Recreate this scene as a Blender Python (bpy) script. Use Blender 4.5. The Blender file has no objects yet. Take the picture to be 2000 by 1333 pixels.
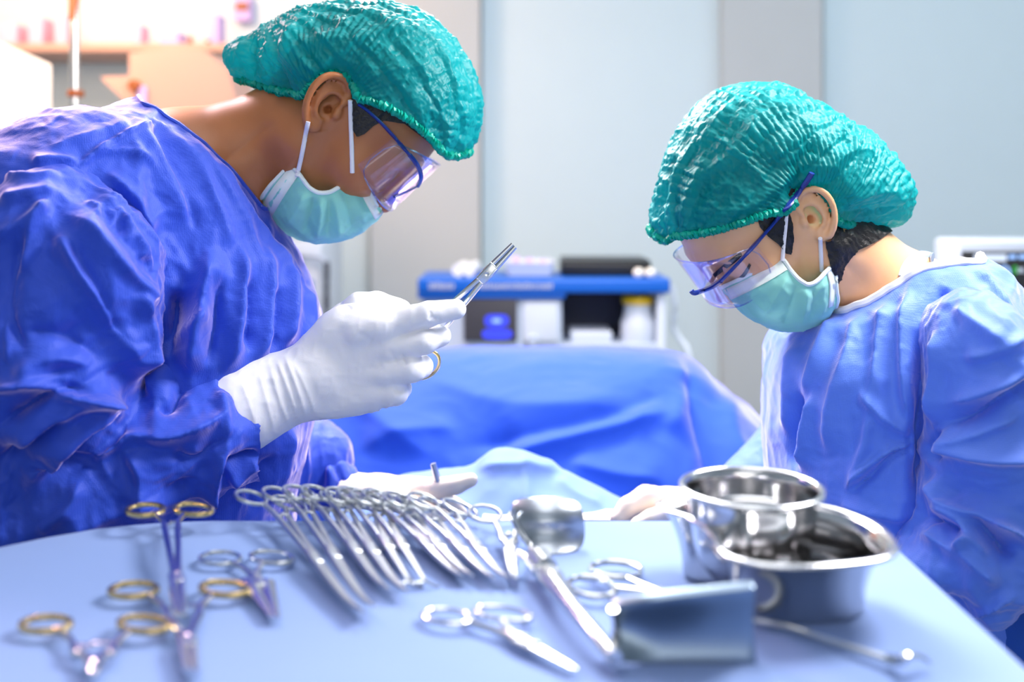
import bpy, math, random
import numpy as np
from mathutils import Vector, Matrix
from mathutils.bvhtree import BVHTree

random.seed(5)
RNG = np.random.default_rng(5)
SC = bpy.context.scene
COL = SC.collection
# ------------------------------------------------------------------ camera, world, lights, exposure
F = 1944.4          # focal length in pixels of the 2000 x 1333 frame (35 mm on a 36 mm sensor)
HY = 375.0          # pixel row of the horizon
ZC = 1.32           # height of the lens
TZ = 1.05           # height of the instrument table
cam_data = bpy.data.cameras.new('camera')
cam = bpy.data.objects.new('camera', cam_data)
COL.objects.link(cam)
cam.location = (0, 0, ZC)
cam.rotation_euler = (math.pi / 2, 0, 0)
cam_data.lens = 35.0
cam_data.sensor_width = 36.0
cam_data.shift_y = -(666.5 - HY) / 2000.0
cam_data.clip_start = 0.02
cam_data.dof.use_dof = True
cam_data.dof.focus_distance = 1.0
cam_data.dof.aperture_fstop = 2.6
SC.camera = cam
SC.view_settings.view_transform = 'Standard'
SC.view_settings.look = 'None'
SC.view_settings.gamma = 1.0
SC.view_settings.use_curve_mapping = False
SC.view_settings.exposure = 0.3

W = bpy.data.worlds.new('room_air')
SC.world = W
W.use_nodes = True
W.node_tree.nodes['Background'].inputs[0].default_value = (0.75, 0.85, 1.0, 1)
W.node_tree.nodes['Background'].inputs[1].default_value = 0.15


def lamp(name, kind, loc, target, energy, color, size=1.0, size_y=None, spot=None, blend=0.5):
    d = bpy.data.lights.new(name, kind)
    d.energy = energy
    d.color = color
    if kind == 'AREA':
        d.shape = 'RECTANGLE' if size_y else 'DISK'
        d.size = size
        if size_y:
            d.size_y = size_y
    else:
        d.shadow_soft_size = size
    if kind == 'SPOT':
        d.spot_size = spot
        d.spot_blend = blend
    o = bpy.data.objects.new(name, d)
    COL.objects.link(o)
    o.location = loc
    o.rotation_euler = (Vector(target) - Vector(loc)).to_track_quat('-Z', 'Y').to_euler()
    return o


# operating lamp above the patient, ceiling panels, plus unseen fill lights added at the front and back
lamp('surgical_lamp', 'AREA', (0.66, 1.02, 1.86), (-0.20, 1.06, 1.18), 18, (1.0, 0.95, 0.94), 0.42)  # extra head, added to brighten the chest of the royal blue gown
lamp('surgical_lamp', 'AREA', (-0.12, 1.66, 1.86), (0.36, 1.06, 1.18), 22, (1.0, 0.95, 0.93), 0.42)  # extra head, added to brighten the lighter gown and the face
lamp('surgical_lamp', 'AREA', (0.05, 1.80, 2.25), (0.10, 1.56, 1.0), 11, (1.0, 0.95, 0.95), 0.4)
lamp('ceiling_panel_light', 'AREA', (0.0, 0.74, 2.68), (-0.05, 0.74, 0), 10, (1.0, 0.97, 0.95), 1.8, 0.8)
lamp('ceiling_panel_light', 'AREA', (1.1, 2.2, 2.70), (1.15, 3.2, 0.6), 31, (0.94, 0.985, 1.0), 3.0, 1.0)
lamp('ceiling_panel_light', 'AREA', (-0.2, -1.2, 2.68), (-0.1, 0.9, 1.1), 5, (0.95, 0.97, 1.0), 1.6, 0.8)
lamp('front_fill_light', 'AREA', (0.1, -2.0, 1.45), (0.1, 1.0, 1.25), 9.5, (1.0, 0.94, 0.88), 1.8, 0.9)  # unseen fill added behind the camera to brighten surfaces facing it
lamp('warm_fill_light', 'AREA', (-1.15, 1.95, 1.98), (-1.45, 3.3, 1.62), 7, (1.0, 0.66, 0.44), 0.5)  # added warm light, stands in for a flare tint at the back
lamp('warm_fill_light', 'AREA', (-1.45, 2.3, 2.45), (-1.35, 3.4, 1.75), 20, (1.0, 0.66, 0.44), 0.5)  # second added warm light, tints the upper back wall
lamp('warm_fill_light', 'AREA', (-1.0, 1.75, 2.2), (-0.5, 1.0, 1.35), 15, (1.0, 0.66, 0.70), 0.35)  # added rosy light, gives the near shoulder its flare tint
# ------------------------------------------------------------------ small helpers
def P(px, py, Y):
    return np.array([(px - 1000.0) / F * Y, Y, ZC + (HY - py) / F * Y])


def onz(px, py, z):
    """point seen at the pixel on the level plane z above the table"""
    Y = (ZC - TZ - z) * F / (py - HY)
    return np.array([(px - 1000.0) / F * Y, Y, TZ + z])


def cr(pts, n=8, closed=False):
    """Catmull-Rom through pts"""
    p = np.asarray(pts, float)
    m = len(p)
    out = []
    t = np.linspace(0, 1, n, endpoint=False)[:, None]
    rng = range(m if closed else m - 1)
    for i in rng:
        if closed:
            a, b, c, d = p[(i - 1) % m], p[i], p[(i + 1) % m], p[(i + 2) % m]
        else:
            a, b, c, d = p[max(i - 1, 0)], p[i], p[i + 1], p[min(i + 2, m - 1)]
        out.append(0.5 * (2 * b + (c - a) * t + (2 * a - 5 * b + 4 * c - d) * t ** 2 + (3 * b - a - 3 * c + d) * t ** 3))
    out = np.concatenate(out)
    if not closed:
        out = np.vstack([out, p[-1:]])
    return out


def mkmesh(name, V, faces, mat, parent=None, smooth=True):
    """faces: (n,4) or (n,3) int array, or a list of tuples"""
    me = bpy.data.meshes.new(name)
    V = np.asarray(V, np.float32)
    if isinstance(faces, np.ndarray):
        k = faces.shape[1]
        me.vertices.add(len(V))
        me.vertices.foreach_set('co', V.ravel())
        me.loops.add(faces.size)
        me.loops.foreach_set('vertex_index', faces.ravel().astype(np.int32))
        me.polygons.add(len(faces))
        me.polygons.foreach_set('loop_start', (np.arange(len(faces)) * k).astype(np.int32))
        me.update(calc_edges=True)
        me.validate()
    else:
        me.from_pydata([tuple(map(float, v)) for v in V], [], [tuple(int(i) for i in f) for f in faces])
        me.validate()
    me.polygons.foreach_set('use_smooth', np.full(len(me.polygons), smooth))
    if mat:
        me.materials.append(mat)
    o = bpy.data.objects.new(name, me)
    COL.objects.link(o)
    if parent is not None:
        o.parent = parent
        o.matrix_parent_inverse = Matrix.Identity(4)
        pm = parent_world(parent)
        o.matrix_local = pm.inverted()
    me.update()
    return o


def parent_world(o):
    """world matrix computed by hand (no depsgraph update needed)"""
    m = o.matrix_basis if not o.parent else parent_world(o.parent) @ o.matrix_basis
    return m


def thing(name, label, cat, loc, group=None):
    o = bpy.data.objects.new(name, None)
    o.empty_display_size = 0.05
    COL.objects.link(o)
    o.location = tuple(float(v) for v in loc)
    o['label'] = label
    o['category'] = cat
    if group:
        o['group'] = group
    return o


def tag(o, label, cat, group=None):
    o['label'] = label
    o['category'] = cat
    if group:
        o['group'] = group
    return o


class MB:
    """collects simple shapes into one mesh"""
    def __init__(self):
        self.v, self.f = [], []

    def add(self, V, Fc):
        b = len(self.v)
        self.v.extend([tuple(map(float, v)) for v in V])
        self.f.extend([tuple(int(i) + b for i in f) for f in Fc])
        return self

    def box(self, lo, hi, bev=0.0):
        lo, hi = np.array(lo, float), np.array(hi, float)
        if bev <= 0:
            V = [(x, y, z) for x in (lo[0], hi[0]) for y in (lo[1], hi[1]) for z in (lo[2], hi[2])]
            return self.add(V, [(0, 1, 3, 2), (4, 6, 7, 5), (0, 4, 5, 1), (2, 3, 7, 6), (0, 2, 6, 4), (1, 5, 7, 3)])
        # bevelled box: rounded rectangle stacked in z
        def ring(ins, z, n=4):
            r = bev
            x0, x1, y0, y1 = lo[0] + ins, hi[0] - ins, lo[1] + ins, hi[1] - ins
            r = max(bev - ins, 1e-4)
            o = []
            for cx, cy, a0 in ((x1 - r, y1 - r, 0), (x0 + r, y1 - r, 90), (x0 + r, y0 + r, 180), (x1 - r, y0 + r, 270)):
                for k in range(n):
                    a = math.radians(a0 + 90 * k / (n - 1))
                    o.append((cx + r * math.cos(a), cy + r * math.sin(a), z))
            return o
        rings = []
        for k in range(4):
            a = math.pi / 2 * k / 3
            rings.append(ring(bev * (1 - math.sin(a)) * .98, lo[2] + bev * (1 - math.cos(a))))
        for k in range(4):
            a = math.pi / 2 * k / 3
            rings.append(ring(bev * (1 - math.cos(a)) * .98, hi[2] - bev * (1 - math.sin(a))))
        return self.rings(rings)

    def rings(self, rings, cap=True, closed=True):
        n = len(rings[0])
        V = [p for r in rings for p in r]
        Fc = []
        for i in range(len(rings) - 1):
            for j in range(n if closed else n - 1):
                k = (j + 1) % n
                Fc.append((i * n + j, i * n + k, (i + 1) * n + k, (i + 1) * n + j))
        if cap:
            Fc.append(tuple(range(n - 1, -1, -1)))
            Fc.append(tuple(range((len(rings) - 1) * n, len(rings) * n)))
        return self.add(V, Fc)

    def tube(self, pts, r, n=10, closed=False, up=(0, 0, 1), flat=1.0, cap=True):
        """sweep an elliptic section: r across (list or number), flat = ratio along 'up'"""
        p = np.asarray(pts, float)
        m = len(p)
        r = np.full(m, r) if np.isscalar(r) else np.asarray(r, float)
        if closed:
            T = np.roll(p, -1, 0) - np.roll(p, 1, 0)
        else:
            T = np.gradient(p, axis=0)
        T /= np.linalg.norm(T, axis=1)[:, None] + 1e-12
        fl = np.full(m, flat) if np.isscalar(flat) else np.asarray(flat, float)
        rings = []
        a = np.linspace(0, 2 * np.pi, n, endpoint=False)
        u0 = np.array(up, float)
        for i in range(m):
            s = np.cross(T[i], u0)
            if np.linalg.norm(s) < 1e-3:
                s = np.cross(T[i], (0.31, 0.9, 0.2))
            s /= np.linalg.norm(s)
            u = np.cross(s, T[i])
            rings.append([p[i] + r[i] * (math.cos(t) * s + fl[i] * math.sin(t) * u) for t in a])
        if closed:
            rings.append(rings[0])
        return self.rings(rings, cap=cap and not closed)

    def lathe(self, prof, center, n=40, axis=None, cap=False):
        """prof: (r, z) pairs around a vertical axis"""
        c = np.array(center, float)
        a = np.linspace(0, 2 * np.pi, n, endpoint=False)
        rings = [[c + np.array((r * math.cos(t), r * math.sin(t), z)) for t in a] for r, z in prof]
        return self.rings(rings, cap=cap)

    def ball(self, c, r, n=16, m=10):
        prof = [(1e-4 + math.sin(math.pi * k / m), -math.cos(math.pi * k / m)) for k in range(m + 1)]
        r = np.array(r if not np.isscalar(r) else (r, r, r), float)
        a = np.linspace(0, 2 * np.pi, n, endpoint=False)
        rings = [[np.array(c) + r * np.array((q * math.cos(t), q * math.sin(t), z)) for t in a] for q, z in prof]
        return self.rings(rings)

    def xf(self, M):
        self.v = [tuple(M @ Vector(v)) for v in self.v]
        return self

    def build(self, name, mat, parent=None, smooth=True):
        o = mkmesh(name, self.v, self.f, mat, parent, smooth)
        if smooth:
            auto_smooth(o)
        return o


def auto_smooth(o, ang=40):
    me = o.data
    import bmesh
    bm = bmesh.new()
    bm.from_mesh(me)
    bmesh.ops.recalc_face_normals(bm, faces=bm.faces)
    lim = math.radians(ang)
    for e in bm.edges:
        if len(e.link_faces) == 2 and e.calc_face_angle(0) > lim:
            e.smooth = False
    bm.to_mesh(me)
    bm.free()


# ------------------------------------------------------------------ implicit sculpting (signed fields -> one continuous mesh)
def grid(lo, hi, h):
    ax = [np.arange(lo[i], hi[i] + h, h, dtype=np.float32) for i in range(3)]
    return ax[0][:, None, None], ax[1][None, :, None], ax[2][None, None, :]


def smin(a, b, k):
    hh = np.clip(0.5 + 0.5 * (b - a) / k, 0, 1)
    return b + (a - b) * hh - k * hh * (1 - hh)


def smax(a, b, k):
    return -smin(-a, -b, k)


def cone(G, a, b, ra, rb, sq=(1, 1, 1)):
    """tapered capsule; sq stretches the distance per axis (2 = half as thick along it)"""
    a, b = np.asarray(a, float), np.asarray(b, float)
    d = b - a
    q = [G[i] - np.float32(a[i]) for i in range(3)]
    L = float(d @ d) + 1e-12
    t = np.clip((q[0] * np.float32(d[0]) + q[1] * np.float32(d[1]) + q[2] * np.float32(d[2])) / np.float32(L), 0, 1)
    e = [(q[i] - t * np.float32(d[i])) * np.float32(sq[i]) for i in range(3)]
    return np.sqrt(e[0] ** 2 + e[1] ** 2 + e[2] ** 2) - (np.float32(ra) + t * np.float32(rb - ra))


def chain(G, pts, rad, k=0.004, sq=(1, 1, 1)):
    f = None
    for i in range(len(pts) - 1):
        c = cone(G, pts[i], pts[i + 1], rad[i], rad[i + 1], sq)
        f = c if f is None else smin(f, c, k)
    return f


def ell(G, c, r):
    q = np.sqrt(((G[0] - c[0]) / r[0]) ** 2 + ((G[1] - c[1]) / r[1]) ** 2 + ((G[2] - c[2]) / r[2]) ** 2)
    return (q - 1) * np.float32(min(r))


def poly_sd(px, pz, poly):
    """signed distance (positive inside) of points to a closed polygon (n,2)"""
    a = poly
    b = np.roll(poly, -1, 0)
    best = np.full(px.shape, 1e9)
    inside = np.zeros(px.shape, bool)
    for (x0, z0), (x1, z1) in zip(a, b):
        dx, dz = x1 - x0, z1 - z0
        t = np.clip(((px - x0) * dx + (pz - z0) * dz) / (dx * dx + dz * dz + 1e-12), 0, 1)
        best = np.minimum(best, (px - x0 - t * dx) ** 2 + (pz - z0 - t * dz) ** 2)
        if z0 != z1:
            c = ((z0 > pz) != (z1 > pz)) & (px < (x1 - x0) * (pz - z0) / (z1 - z0) + x0)
            inside ^= c
    d = np.sqrt(best)
    return np.where(inside, d, -d)


def puff(G, outline, Yc, Wd, R, n=6, soft=0.0):
    """rounded body whose outline at depth Yc is the given pixel outline; Wd half thickness, R edge radius.
    Yc may be a function of pixel (px, py)."""
    o = cr(outline, n, True)
    yf = Yc if callable(Yc) else (lambda x, y: Yc)
    pw = np.array([P(x, y, yf(x, y)) for x, y in o])
    x, z = G[0][:, 0, 0], G[2][0, 0, :]
    gx, gz = np.meshgrid(x.astype(float), z.astype(float), indexing='ij')
    d = poly_sd(gx, gz, pw[:, [0, 2]])
    if soft:
        d = blur2(d, soft, float(x[1] - x[0]))
    u = np.clip(1 - d / R, 0, None)
    A = np.c_[pw[:, 0], pw[:, 2], np.ones(len(pw))]
    co = np.linalg.lstsq(A, pw[:, 1], rcond=None)[0]
    yc = co[0] * gx + co[1] * gz + co[2]
    w = Wd(gx, gz) if callable(Wd) else Wd
    u = u.astype(np.float32)[:, None, :]
    yc = yc.astype(np.float32)[:, None, :]
    if not np.isscalar(w):
        w = w.astype(np.float32)[:, None, :]
    v = (G[1] - yc) / np.float32(w) if np.isscalar(w) else (G[1] - yc) / w
    return (np.sqrt(u * u + v * v) - 1) * np.float32(R)


def blur2(a, s, h):
    n = max(1, int(s / h))
    for _ in range(2):
        for ax in (0, 1):
            c = np.cumsum(np.pad(a, [(n + 1, n) if i == ax else (0, 0) for i in (0, 1)], mode='edge'), ax)
            a = (np.take(c, range(2 * n + 1, c.shape[ax]), ax) - np.take(c, range(0, c.shape[ax] - 2 * n - 1), ax)) / (2 * n + 1)
    return a


def polygonize(fn, lo, hi, h):
    G = grid(lo, hi, h)
    f = np.ascontiguousarray(fn(G), dtype=np.float32)
    nx, ny, nz = f.shape
    s = f < 0
    c = np.zeros((nx - 1, ny - 1, nz - 1), np.uint8)
    for i in (0, 1):
        for j in (0, 1):
            for k in (0, 1):
                c += s[i:nx - 1 + i, j:ny - 1 + j, k:nz - 1 + k]
    act = np.argwhere((c > 0) & (c < 8))
    idx = -np.ones(c.shape, np.int32)
    idx[act[:, 0], act[:, 1], act[:, 2]] = np.arange(len(act))
    corners = [(i, j, k) for i in (0, 1) for j in (0, 1) for k in (0, 1)]
    val = np.stack([f[act[:, 0] + i, act[:, 1] + j, act[:, 2] + k] for i, j, k in corners], 1)
    acc = np.zeros((len(act), 3))
    cnt = np.zeros(len(act))
    for a in range(8):
        for b in range(a + 1, 8):
            ca, cb = np.array(corners[a]), np.array(corners[b])
            if np.abs(ca - cb).sum() != 1:
                continue
            m = (val[:, a] < 0) != (val[:, b] < 0)
            t = val[m, a] / (val[m, a] - val[m, b])
            acc[m] += ca + t[:, None] * (cb - ca)
            cnt[m] += 1
    V = (act + acc / cnt[:, None]) * h + np.array(lo)
    faces = []
    # x edges
    for ax in range(3):
        sl0 = [slice(0, n) for n in (nx, ny, nz)]
        sl1 = [slice(0, n) for n in (nx, ny, nz)]
        sl0[ax] = slice(0, -1)
        sl1[ax] = slice(1, None)
        a, b = s[tuple(sl0)], s[tuple(sl1)]
        e = np.argwhere(a != b)
        o1, o2 = [i for i in range(3) if i != ax]
        ok = (e[:, o1] > 0) & (e[:, o2] > 0) & (e[:, o1] < f.shape[o1] - 1) & (e[:, o2] < f.shape[o2] - 1)
        e = e[ok]
        q = []
        for d1, d2 in ((-1, -1), (0, -1), (0, 0), (-1, 0)):
            cc = e.copy()
            cc[:, o1] += d1
            cc[:, o2] += d2
            q.append(idx[cc[:, 0], cc[:, 1], cc[:, 2]])
        q = np.stack(q, 1)
        ins = a[e[:, 0], e[:, 1], e[:, 2]]
        flip = ~ins if ax != 1 else ins
        q[flip] = q[flip][:, ::-1]
        faces.append(q)
    return V, np.concatenate(faces)


def edges_of(Fc):
    k = Fc.shape[1]
    e = np.concatenate([Fc[:, [i, (i + 1) % k]] for i in range(k)])
    return e


def laplace(V, Fc, it=3, lam=0.5):
    e = edges_of(Fc)
    e = np.concatenate([e, e[:, ::-1]])
    n = np.bincount(e[:, 0], minlength=len(V)) + 1e-9
    V = V.copy()
    for _ in range(it):
        m = np.stack([np.bincount(e[:, 0], V[e[:, 1], i], len(V)) for i in range(3)], 1) / n[:, None]
        V += lam * (m - V)
    return V


def normals(V, Fc):
    if Fc.shape[1] == 4:
        fn = np.cross(V[Fc[:, 2]] - V[Fc[:, 0]], V[Fc[:, 3]] - V[Fc[:, 1]])
    else:
        fn = np.cross(V[Fc[:, 1]] - V[Fc[:, 0]], V[Fc[:, 2]] - V[Fc[:, 0]])
    N = np.zeros_like(V)
    for i in range(Fc.shape[1]):
        for a in range(3):
            N[:, a] += np.bincount(Fc[:, i], fn[:, a], len(V))
    return N / (np.linalg.norm(N, axis=1)[:, None] + 1e-12)


def keep(V, Fc, cfun, snap=3):
    """keep the faces whose centre has cfun<0 and draw the ragged rim onto the cut line"""
    c = cfun(V[Fc].mean(1))
    Fc = Fc[c < 0]
    used = np.unique(Fc)
    mp = -np.ones(len(V), int)
    mp[used] = np.arange(len(used))
    V, Fc = V[used].copy(), mp[Fc]
    bl = boundary(Fc)
    b = np.unique(np.concatenate([np.array(l) for l in bl])) if bl else np.array([], int)
    eps = 5e-4
    for _ in range(snap):
        if not len(b):
            break
        p = V[b]
        v0 = cfun(p)
        g = np.stack([(cfun(p + eps * np.eye(3)[i]) - v0) / eps for i in range(3)], 1)
        g2 = (g ** 2).sum(1) + 1e-9
        st = -(v0 / g2)[:, None] * g
        ln = np.linalg.norm(st, axis=1)[:, None] + 1e-12
        V[b] = p + st * np.minimum(1, 0.006 / ln) * (np.abs(v0) < 0.02)[:, None]
    return V, Fc


def boundary(Fc):
    k = Fc.shape[1]
    e = edges_of(Fc)
    key = np.sort(e, 1)
    key = key[:, 0].astype(np.int64) * (Fc.max() + 1) + key[:, 1]
    u, inv, ct = np.unique(key, return_inverse=True, return_counts=True)
    be = e[ct[inv] == 1]
    nxt = {}
    for a, b in be:
        nxt.setdefault(int(a), []).append(int(b))
    loops = []
    while nxt:
        s = next(iter(nxt))
        l = [s]
        cur = s
        while True:
            if cur not in nxt:
                break
            b = nxt[cur].pop()
            if not nxt[cur]:
                del nxt[cur]
            if b == s:
                break
            l.append(b)
            cur = b
        if len(l) > 6:
            loops.append(l)
    return sorted(loops, key=len, reverse=True)


def smooth_line(p, it=6, closed=True):
    p = np.array(p, float)
    for _ in range(it):
        if closed:
            p = 0.5 * p + 0.25 * (np.roll(p, 1, 0) + np.roll(p, -1, 0))
        else:
            p[1:-1] = 0.5 * p[1:-1] + 0.25 * (p[2:] + p[:-2])
    return p


def topx(V):
    return np.stack([1000 + V[:, 0] / V[:, 1] * F, HY + (ZC - V[:, 2]) / V[:, 1] * F], 1)


def hash3(i, j, k):
    n = (i * 374761393 + j * 668265263 + k * 1274126177).astype(np.int64)
    n = (n ^ (n >> 13)) * 1274126177
    n = n ^ (n >> 16)
    return (n & 0xffff).astype(float) / 32767.5 - 1


def vnoise(p):
    p = np.asarray(p, float)
    i = np.floor(p).astype(np.int64)
    f = p - i
    f = f * f * f * (f * (6 * f - 15) + 10)
    r = 0
    for a in (0, 1):
        for b in (0, 1):
            for c in (0, 1):
                w = (f[:, 0] if a else 1 - f[:, 0]) * (f[:, 1] if b else 1 - f[:, 1]) * (f[:, 2] if c else 1 - f[:, 2])
                r = r + w * hash3(i[:, 0] + a, i[:, 1] + b, i[:, 2] + c)
    return r


def fbm(p, oct=3, ridge=False):
    r, a = 0, 1.0
    for _ in range(oct):
        n = vnoise(p)
        r = r + a * ((1 - 2 * np.abs(n)) if ridge else n)
        p = np.asarray(p) * 2.03 + 17.3
        a *= 0.5
    return r


def line_d(q, pl):
    """unsigned distance, signed side and arc parameter 0..1 from pixel points q to a polyline"""
    pl = np.asarray(pl, float)
    best = np.full(len(q), 1e9)
    side = np.zeros(len(q))
    par = np.zeros(len(q))
    seg = np.linalg.norm(np.diff(pl, axis=0), axis=1)
    cum = np.r_[0, np.cumsum(seg)]
    for i in range(len(pl) - 1):
        a, d = pl[i], pl[i + 1] - pl[i]
        t = np.clip(((q - a) @ d) / (d @ d + 1e-9), 0, 1)
        e = q - a - t[:, None] * d
        dd = np.hypot(e[:, 0], e[:, 1])
        m = dd < best
        best[m] = dd[m]
        side[m] = np.sign(d[0] * e[m, 1] - d[1] * e[m, 0])
        par[m] = (cum[i] + t[m] * seg[i]) / cum[-1]
    return best, side, par


def folds(q, spec):
    """spec: list of (polyline px, height m, width px on the side right of the walking direction (downwards on screen
    when walking right), width on the other side). Rounded crest, tapering at both ends."""
    out = np.zeros(len(q))
    for pl, h, w1, w2 in spec:
        pl = np.asarray(pl, float)
        if len(pl) > 2:
            pl = cr(pl, 5)
        m = max(w1, w2) * 3 + 5
        lo, hi = pl.min(0) - m, pl.max(0) + m
        sel = np.where((q[:, 0] > lo[0]) & (q[:, 0] < hi[0]) & (q[:, 1] > lo[1]) & (q[:, 1] < hi[1]))[0]
        if not len(sel):
            continue
        d, s, t = line_d(q[sel], pl)
        w = np.where(s > 0, w1, w2)
        x = d / w
        g = np.exp(-1.15 * (np.sqrt(x * x + 0.06) - 0.245)) * np.clip(1.6 - x * .4, 0, 1)
        tap = np.clip(np.minimum(t, 1 - t) / 0.22, 0.0, 1)
        tap = 0.1 + 0.9 * tap * tap * (3 - 2 * tap)
        out[sel] += h * g * tap
    return out


BVHS = []


def bvh(V, Fc):
    b = BVHTree.FromPolygons([tuple(v) for v in V.tolist()], [tuple(f) for f in Fc.tolist()])
    return b


def seen(trees, px, py, lift=0.0):
    """the point of the given surfaces that shows at the pixel, lifted towards the viewer's side"""
    o = Vector((0, 0, ZC))
    d = Vector(P(px, py, 1.0)) - o
    d.normalize()
    best = None
    for b in trees:
        h = b.ray_cast(o, d)
        if h[0] is not None and (best is None or h[3] < best[1]):
            best = (h[0], h[3], h[1])
    if best is None:
        return None
    return np.array(best[0] - d * lift)


def on_line(trees, pts, lift, n=6, default=None):
    out = []
    for x, y in cr(pts, n):
        p = seen(trees, x, y, lift)
        if p is None:
            p = P(x, y, default)
        out.append(p)
    return smooth_line(out, 2, False)
# ------------------------------------------------------------------ materials (all procedural)
def new_mat(name):
    m = bpy.data.materials.new(name)
    m.use_nodes = True
    return m, m.node_tree, m.node_tree.nodes['Principled BSDF']


def lin(r, g, b):
    f = lambda c: (c / 255 / 12.92) if c / 255 <= 0.04045 else ((c / 255 + 0.055) / 1.055) ** 2.4
    return (f(r), f(g), f(b), 1)


def noise_bump(nt, b, scale, strength, dist=0.001, kind='noise', detail=3, link_to=None):
    tc = nt.nodes.new('ShaderNodeTexCoord')
    if kind == 'noise':
        t = nt.nodes.new('ShaderNodeTexNoise')
        t.inputs['Scale'].default_value = scale
        t.inputs['Detail'].default_value = detail
        out = t.outputs['Fac']
    else:
        t = nt.nodes.new('ShaderNodeTexVoronoi')
        t.inputs['Scale'].default_value = scale
        t.inputs['Randomness'].default_value = 0.25
        out = t.outputs['Distance']
    nt.links.new(tc.outputs['Object'], t.inputs['Vector'])
    bp = nt.nodes.new('ShaderNodeBump')
    bp.inputs['Strength'].default_value = strength
    bp.inputs['Distance'].default_value = dist
    nt.links.new(out, bp.inputs['Height'])
    if link_to:
        nt.links.new(bp.outputs['Normal'], link_to.inputs['Normal'])
    nt.links.new(bp.outputs['Normal'], b.inputs['Normal'])
    return t, bp


def simple(name, col, rough=0.5, metal=0.0, bump=None, spec=0.5, vary=0.0, coat=0.0):
    m, nt, b = new_mat(name)
    b.inputs['Base Color'].default_value = col
    b.inputs['Roughness'].default_value = rough
    b.inputs['Metallic'].default_value = metal
    b.inputs['Specular IOR Level'].default_value = spec
    b.inputs['Coat Weight'].default_value = coat
    if bump:
        noise_bump(nt, b, bump[0], bump[1], bump[2] if len(bump) > 2 else 0.001)
    if vary:
        tc = nt.nodes.new('ShaderNodeTexCoord')
        t = nt.nodes.new('ShaderNodeTexNoise')
        t.inputs['Scale'].default_value = 9
        nt.links.new(tc.outputs['Object'], t.inputs['Vector'])
        mx = nt.nodes.new('ShaderNodeMix')
        mx.data_type = 'RGBA'
        mx.inputs['A'].default_value = tuple(c * (1 - vary) for c in col[:3]) + (1,)
        mx.inputs['B'].default_value = tuple(min(1, c * (1 + vary)) for c in col[:3]) + (1,)
        nt.links.new(t.outputs['Fac'], mx.inputs['Factor'])
        nt.links.new(mx.outputs['Result'], b.inputs['Base Color'])
    return m


def cloth(name, col, sheen_col, sheen=0.35, trans=0.12, dots=620, dot_strength=0.35, rough=0.75, spec=0.3, crease=0.0):
    """non-woven fabric: dotted embossing, soft sheen and a little light passing through"""
    m, nt, b = new_mat(name)
    b.inputs['Base Color'].default_value = col
    b.inputs['Roughness'].default_value = rough
    b.inputs['Specular IOR Level'].default_value = spec
    b.inputs['Sheen Weight'].default_value = sheen
    b.inputs['Sheen Roughness'].default_value = 0.38
    b.inputs['Sheen Tint'].default_value = sheen_col
    tr = nt.nodes.new('ShaderNodeBsdfTranslucent')
    tr.inputs['Color'].default_value = tuple(min(1, c * 1.2 + .02) for c in col[:3]) + (1,)
    t_, bp_ = noise_bump(nt, b, dots, dot_strength, 0.0006, 'voronoi')
    if crease:
        tc = nt.nodes.new('ShaderNodeTexCoord')
        prev = None
        for sc, st, dd in ((26, crease, .004), (70, crease * .6, .0015)):
            n_ = nt.nodes.new('ShaderNodeTexNoise')
            n_.noise_type = 'RIDGED_MULTIFRACTAL'
            n_.inputs['Scale'].default_value = sc
            n_.inputs['Detail'].default_value = 2.5
            n_.inputs['Distortion'].default_value = 1.2
            nt.links.new(tc.outputs['Object'], n_.inputs['Vector'])
            b2 = nt.nodes.new('ShaderNodeBump')
            b2.inputs['Strength'].default_value = st
            b2.inputs['Distance'].default_value = dd
            nt.links.new(n_.outputs['Fac'], b2.inputs['Height'])
            if prev:
                nt.links.new(prev.outputs['Normal'], b2.inputs['Normal'])
            prev = b2
        nt.links.new(prev.outputs['Normal'], bp_.inputs['Normal'])
    mix = nt.nodes.new('ShaderNodeMixShader')
    mix.inputs['Fac'].default_value = trans
    out = nt.nodes['Material Output']
    nt.links.new(b.outputs[0], mix.inputs[1])
    nt.links.new(tr.outputs[0], mix.inputs[2])
    nt.links.new(mix.outputs[0], out.inputs['Surface'])
    return m


def skin(name, col, sss=0.25, rough=0.42):
    m, nt, b = new_mat(name)
    b.inputs['Roughness'].default_value = rough
    b.inputs['Subsurface Weight'].default_value = sss
    b.inputs['Subsurface Radius'].default_value = (0.012, 0.005, 0.003)
    b.inputs['Subsurface Scale'].default_value = 0.6
    tc = nt.nodes.new('ShaderNodeTexCoord')
    t = nt.nodes.new('ShaderNodeTexNoise')
    t.inputs['Scale'].default_value = 22
    t.inputs['Detail'].default_value = 4
    nt.links.new(tc.outputs['Object'], t.inputs['Vector'])
    mx = nt.nodes.new('ShaderNodeMix')
    mx.data_type = 'RGBA'
    mx.inputs['A'].default_value = tuple(c * .8 for c in col[:3]) + (1,)
    mx.inputs['B'].default_value = tuple(min(1, c * 1.18) for c in col[:3]) + (1,)
    nt.links.new(t.outputs['Fac'], mx.inputs['Factor'])
    nt.links.new(mx.outputs['Result'], b.inputs['Base Color'])
    t2 = nt.nodes.new('ShaderNodeTexNoise')
    t2.inputs['Scale'].default_value = 900
    nt.links.new(tc.outputs['Object'], t2.inputs['Vector'])
    bp = nt.nodes.new('ShaderNodeBump')
    bp.inputs['Strength'].default_value = 0.12
    bp.inputs['Distance'].default_value = 0.0006
    nt.links.new(t2.outputs['Fac'], bp.inputs['Height'])
    nt.links.new(bp.outputs['Normal'], b.inputs['Normal'])
    return m


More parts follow.
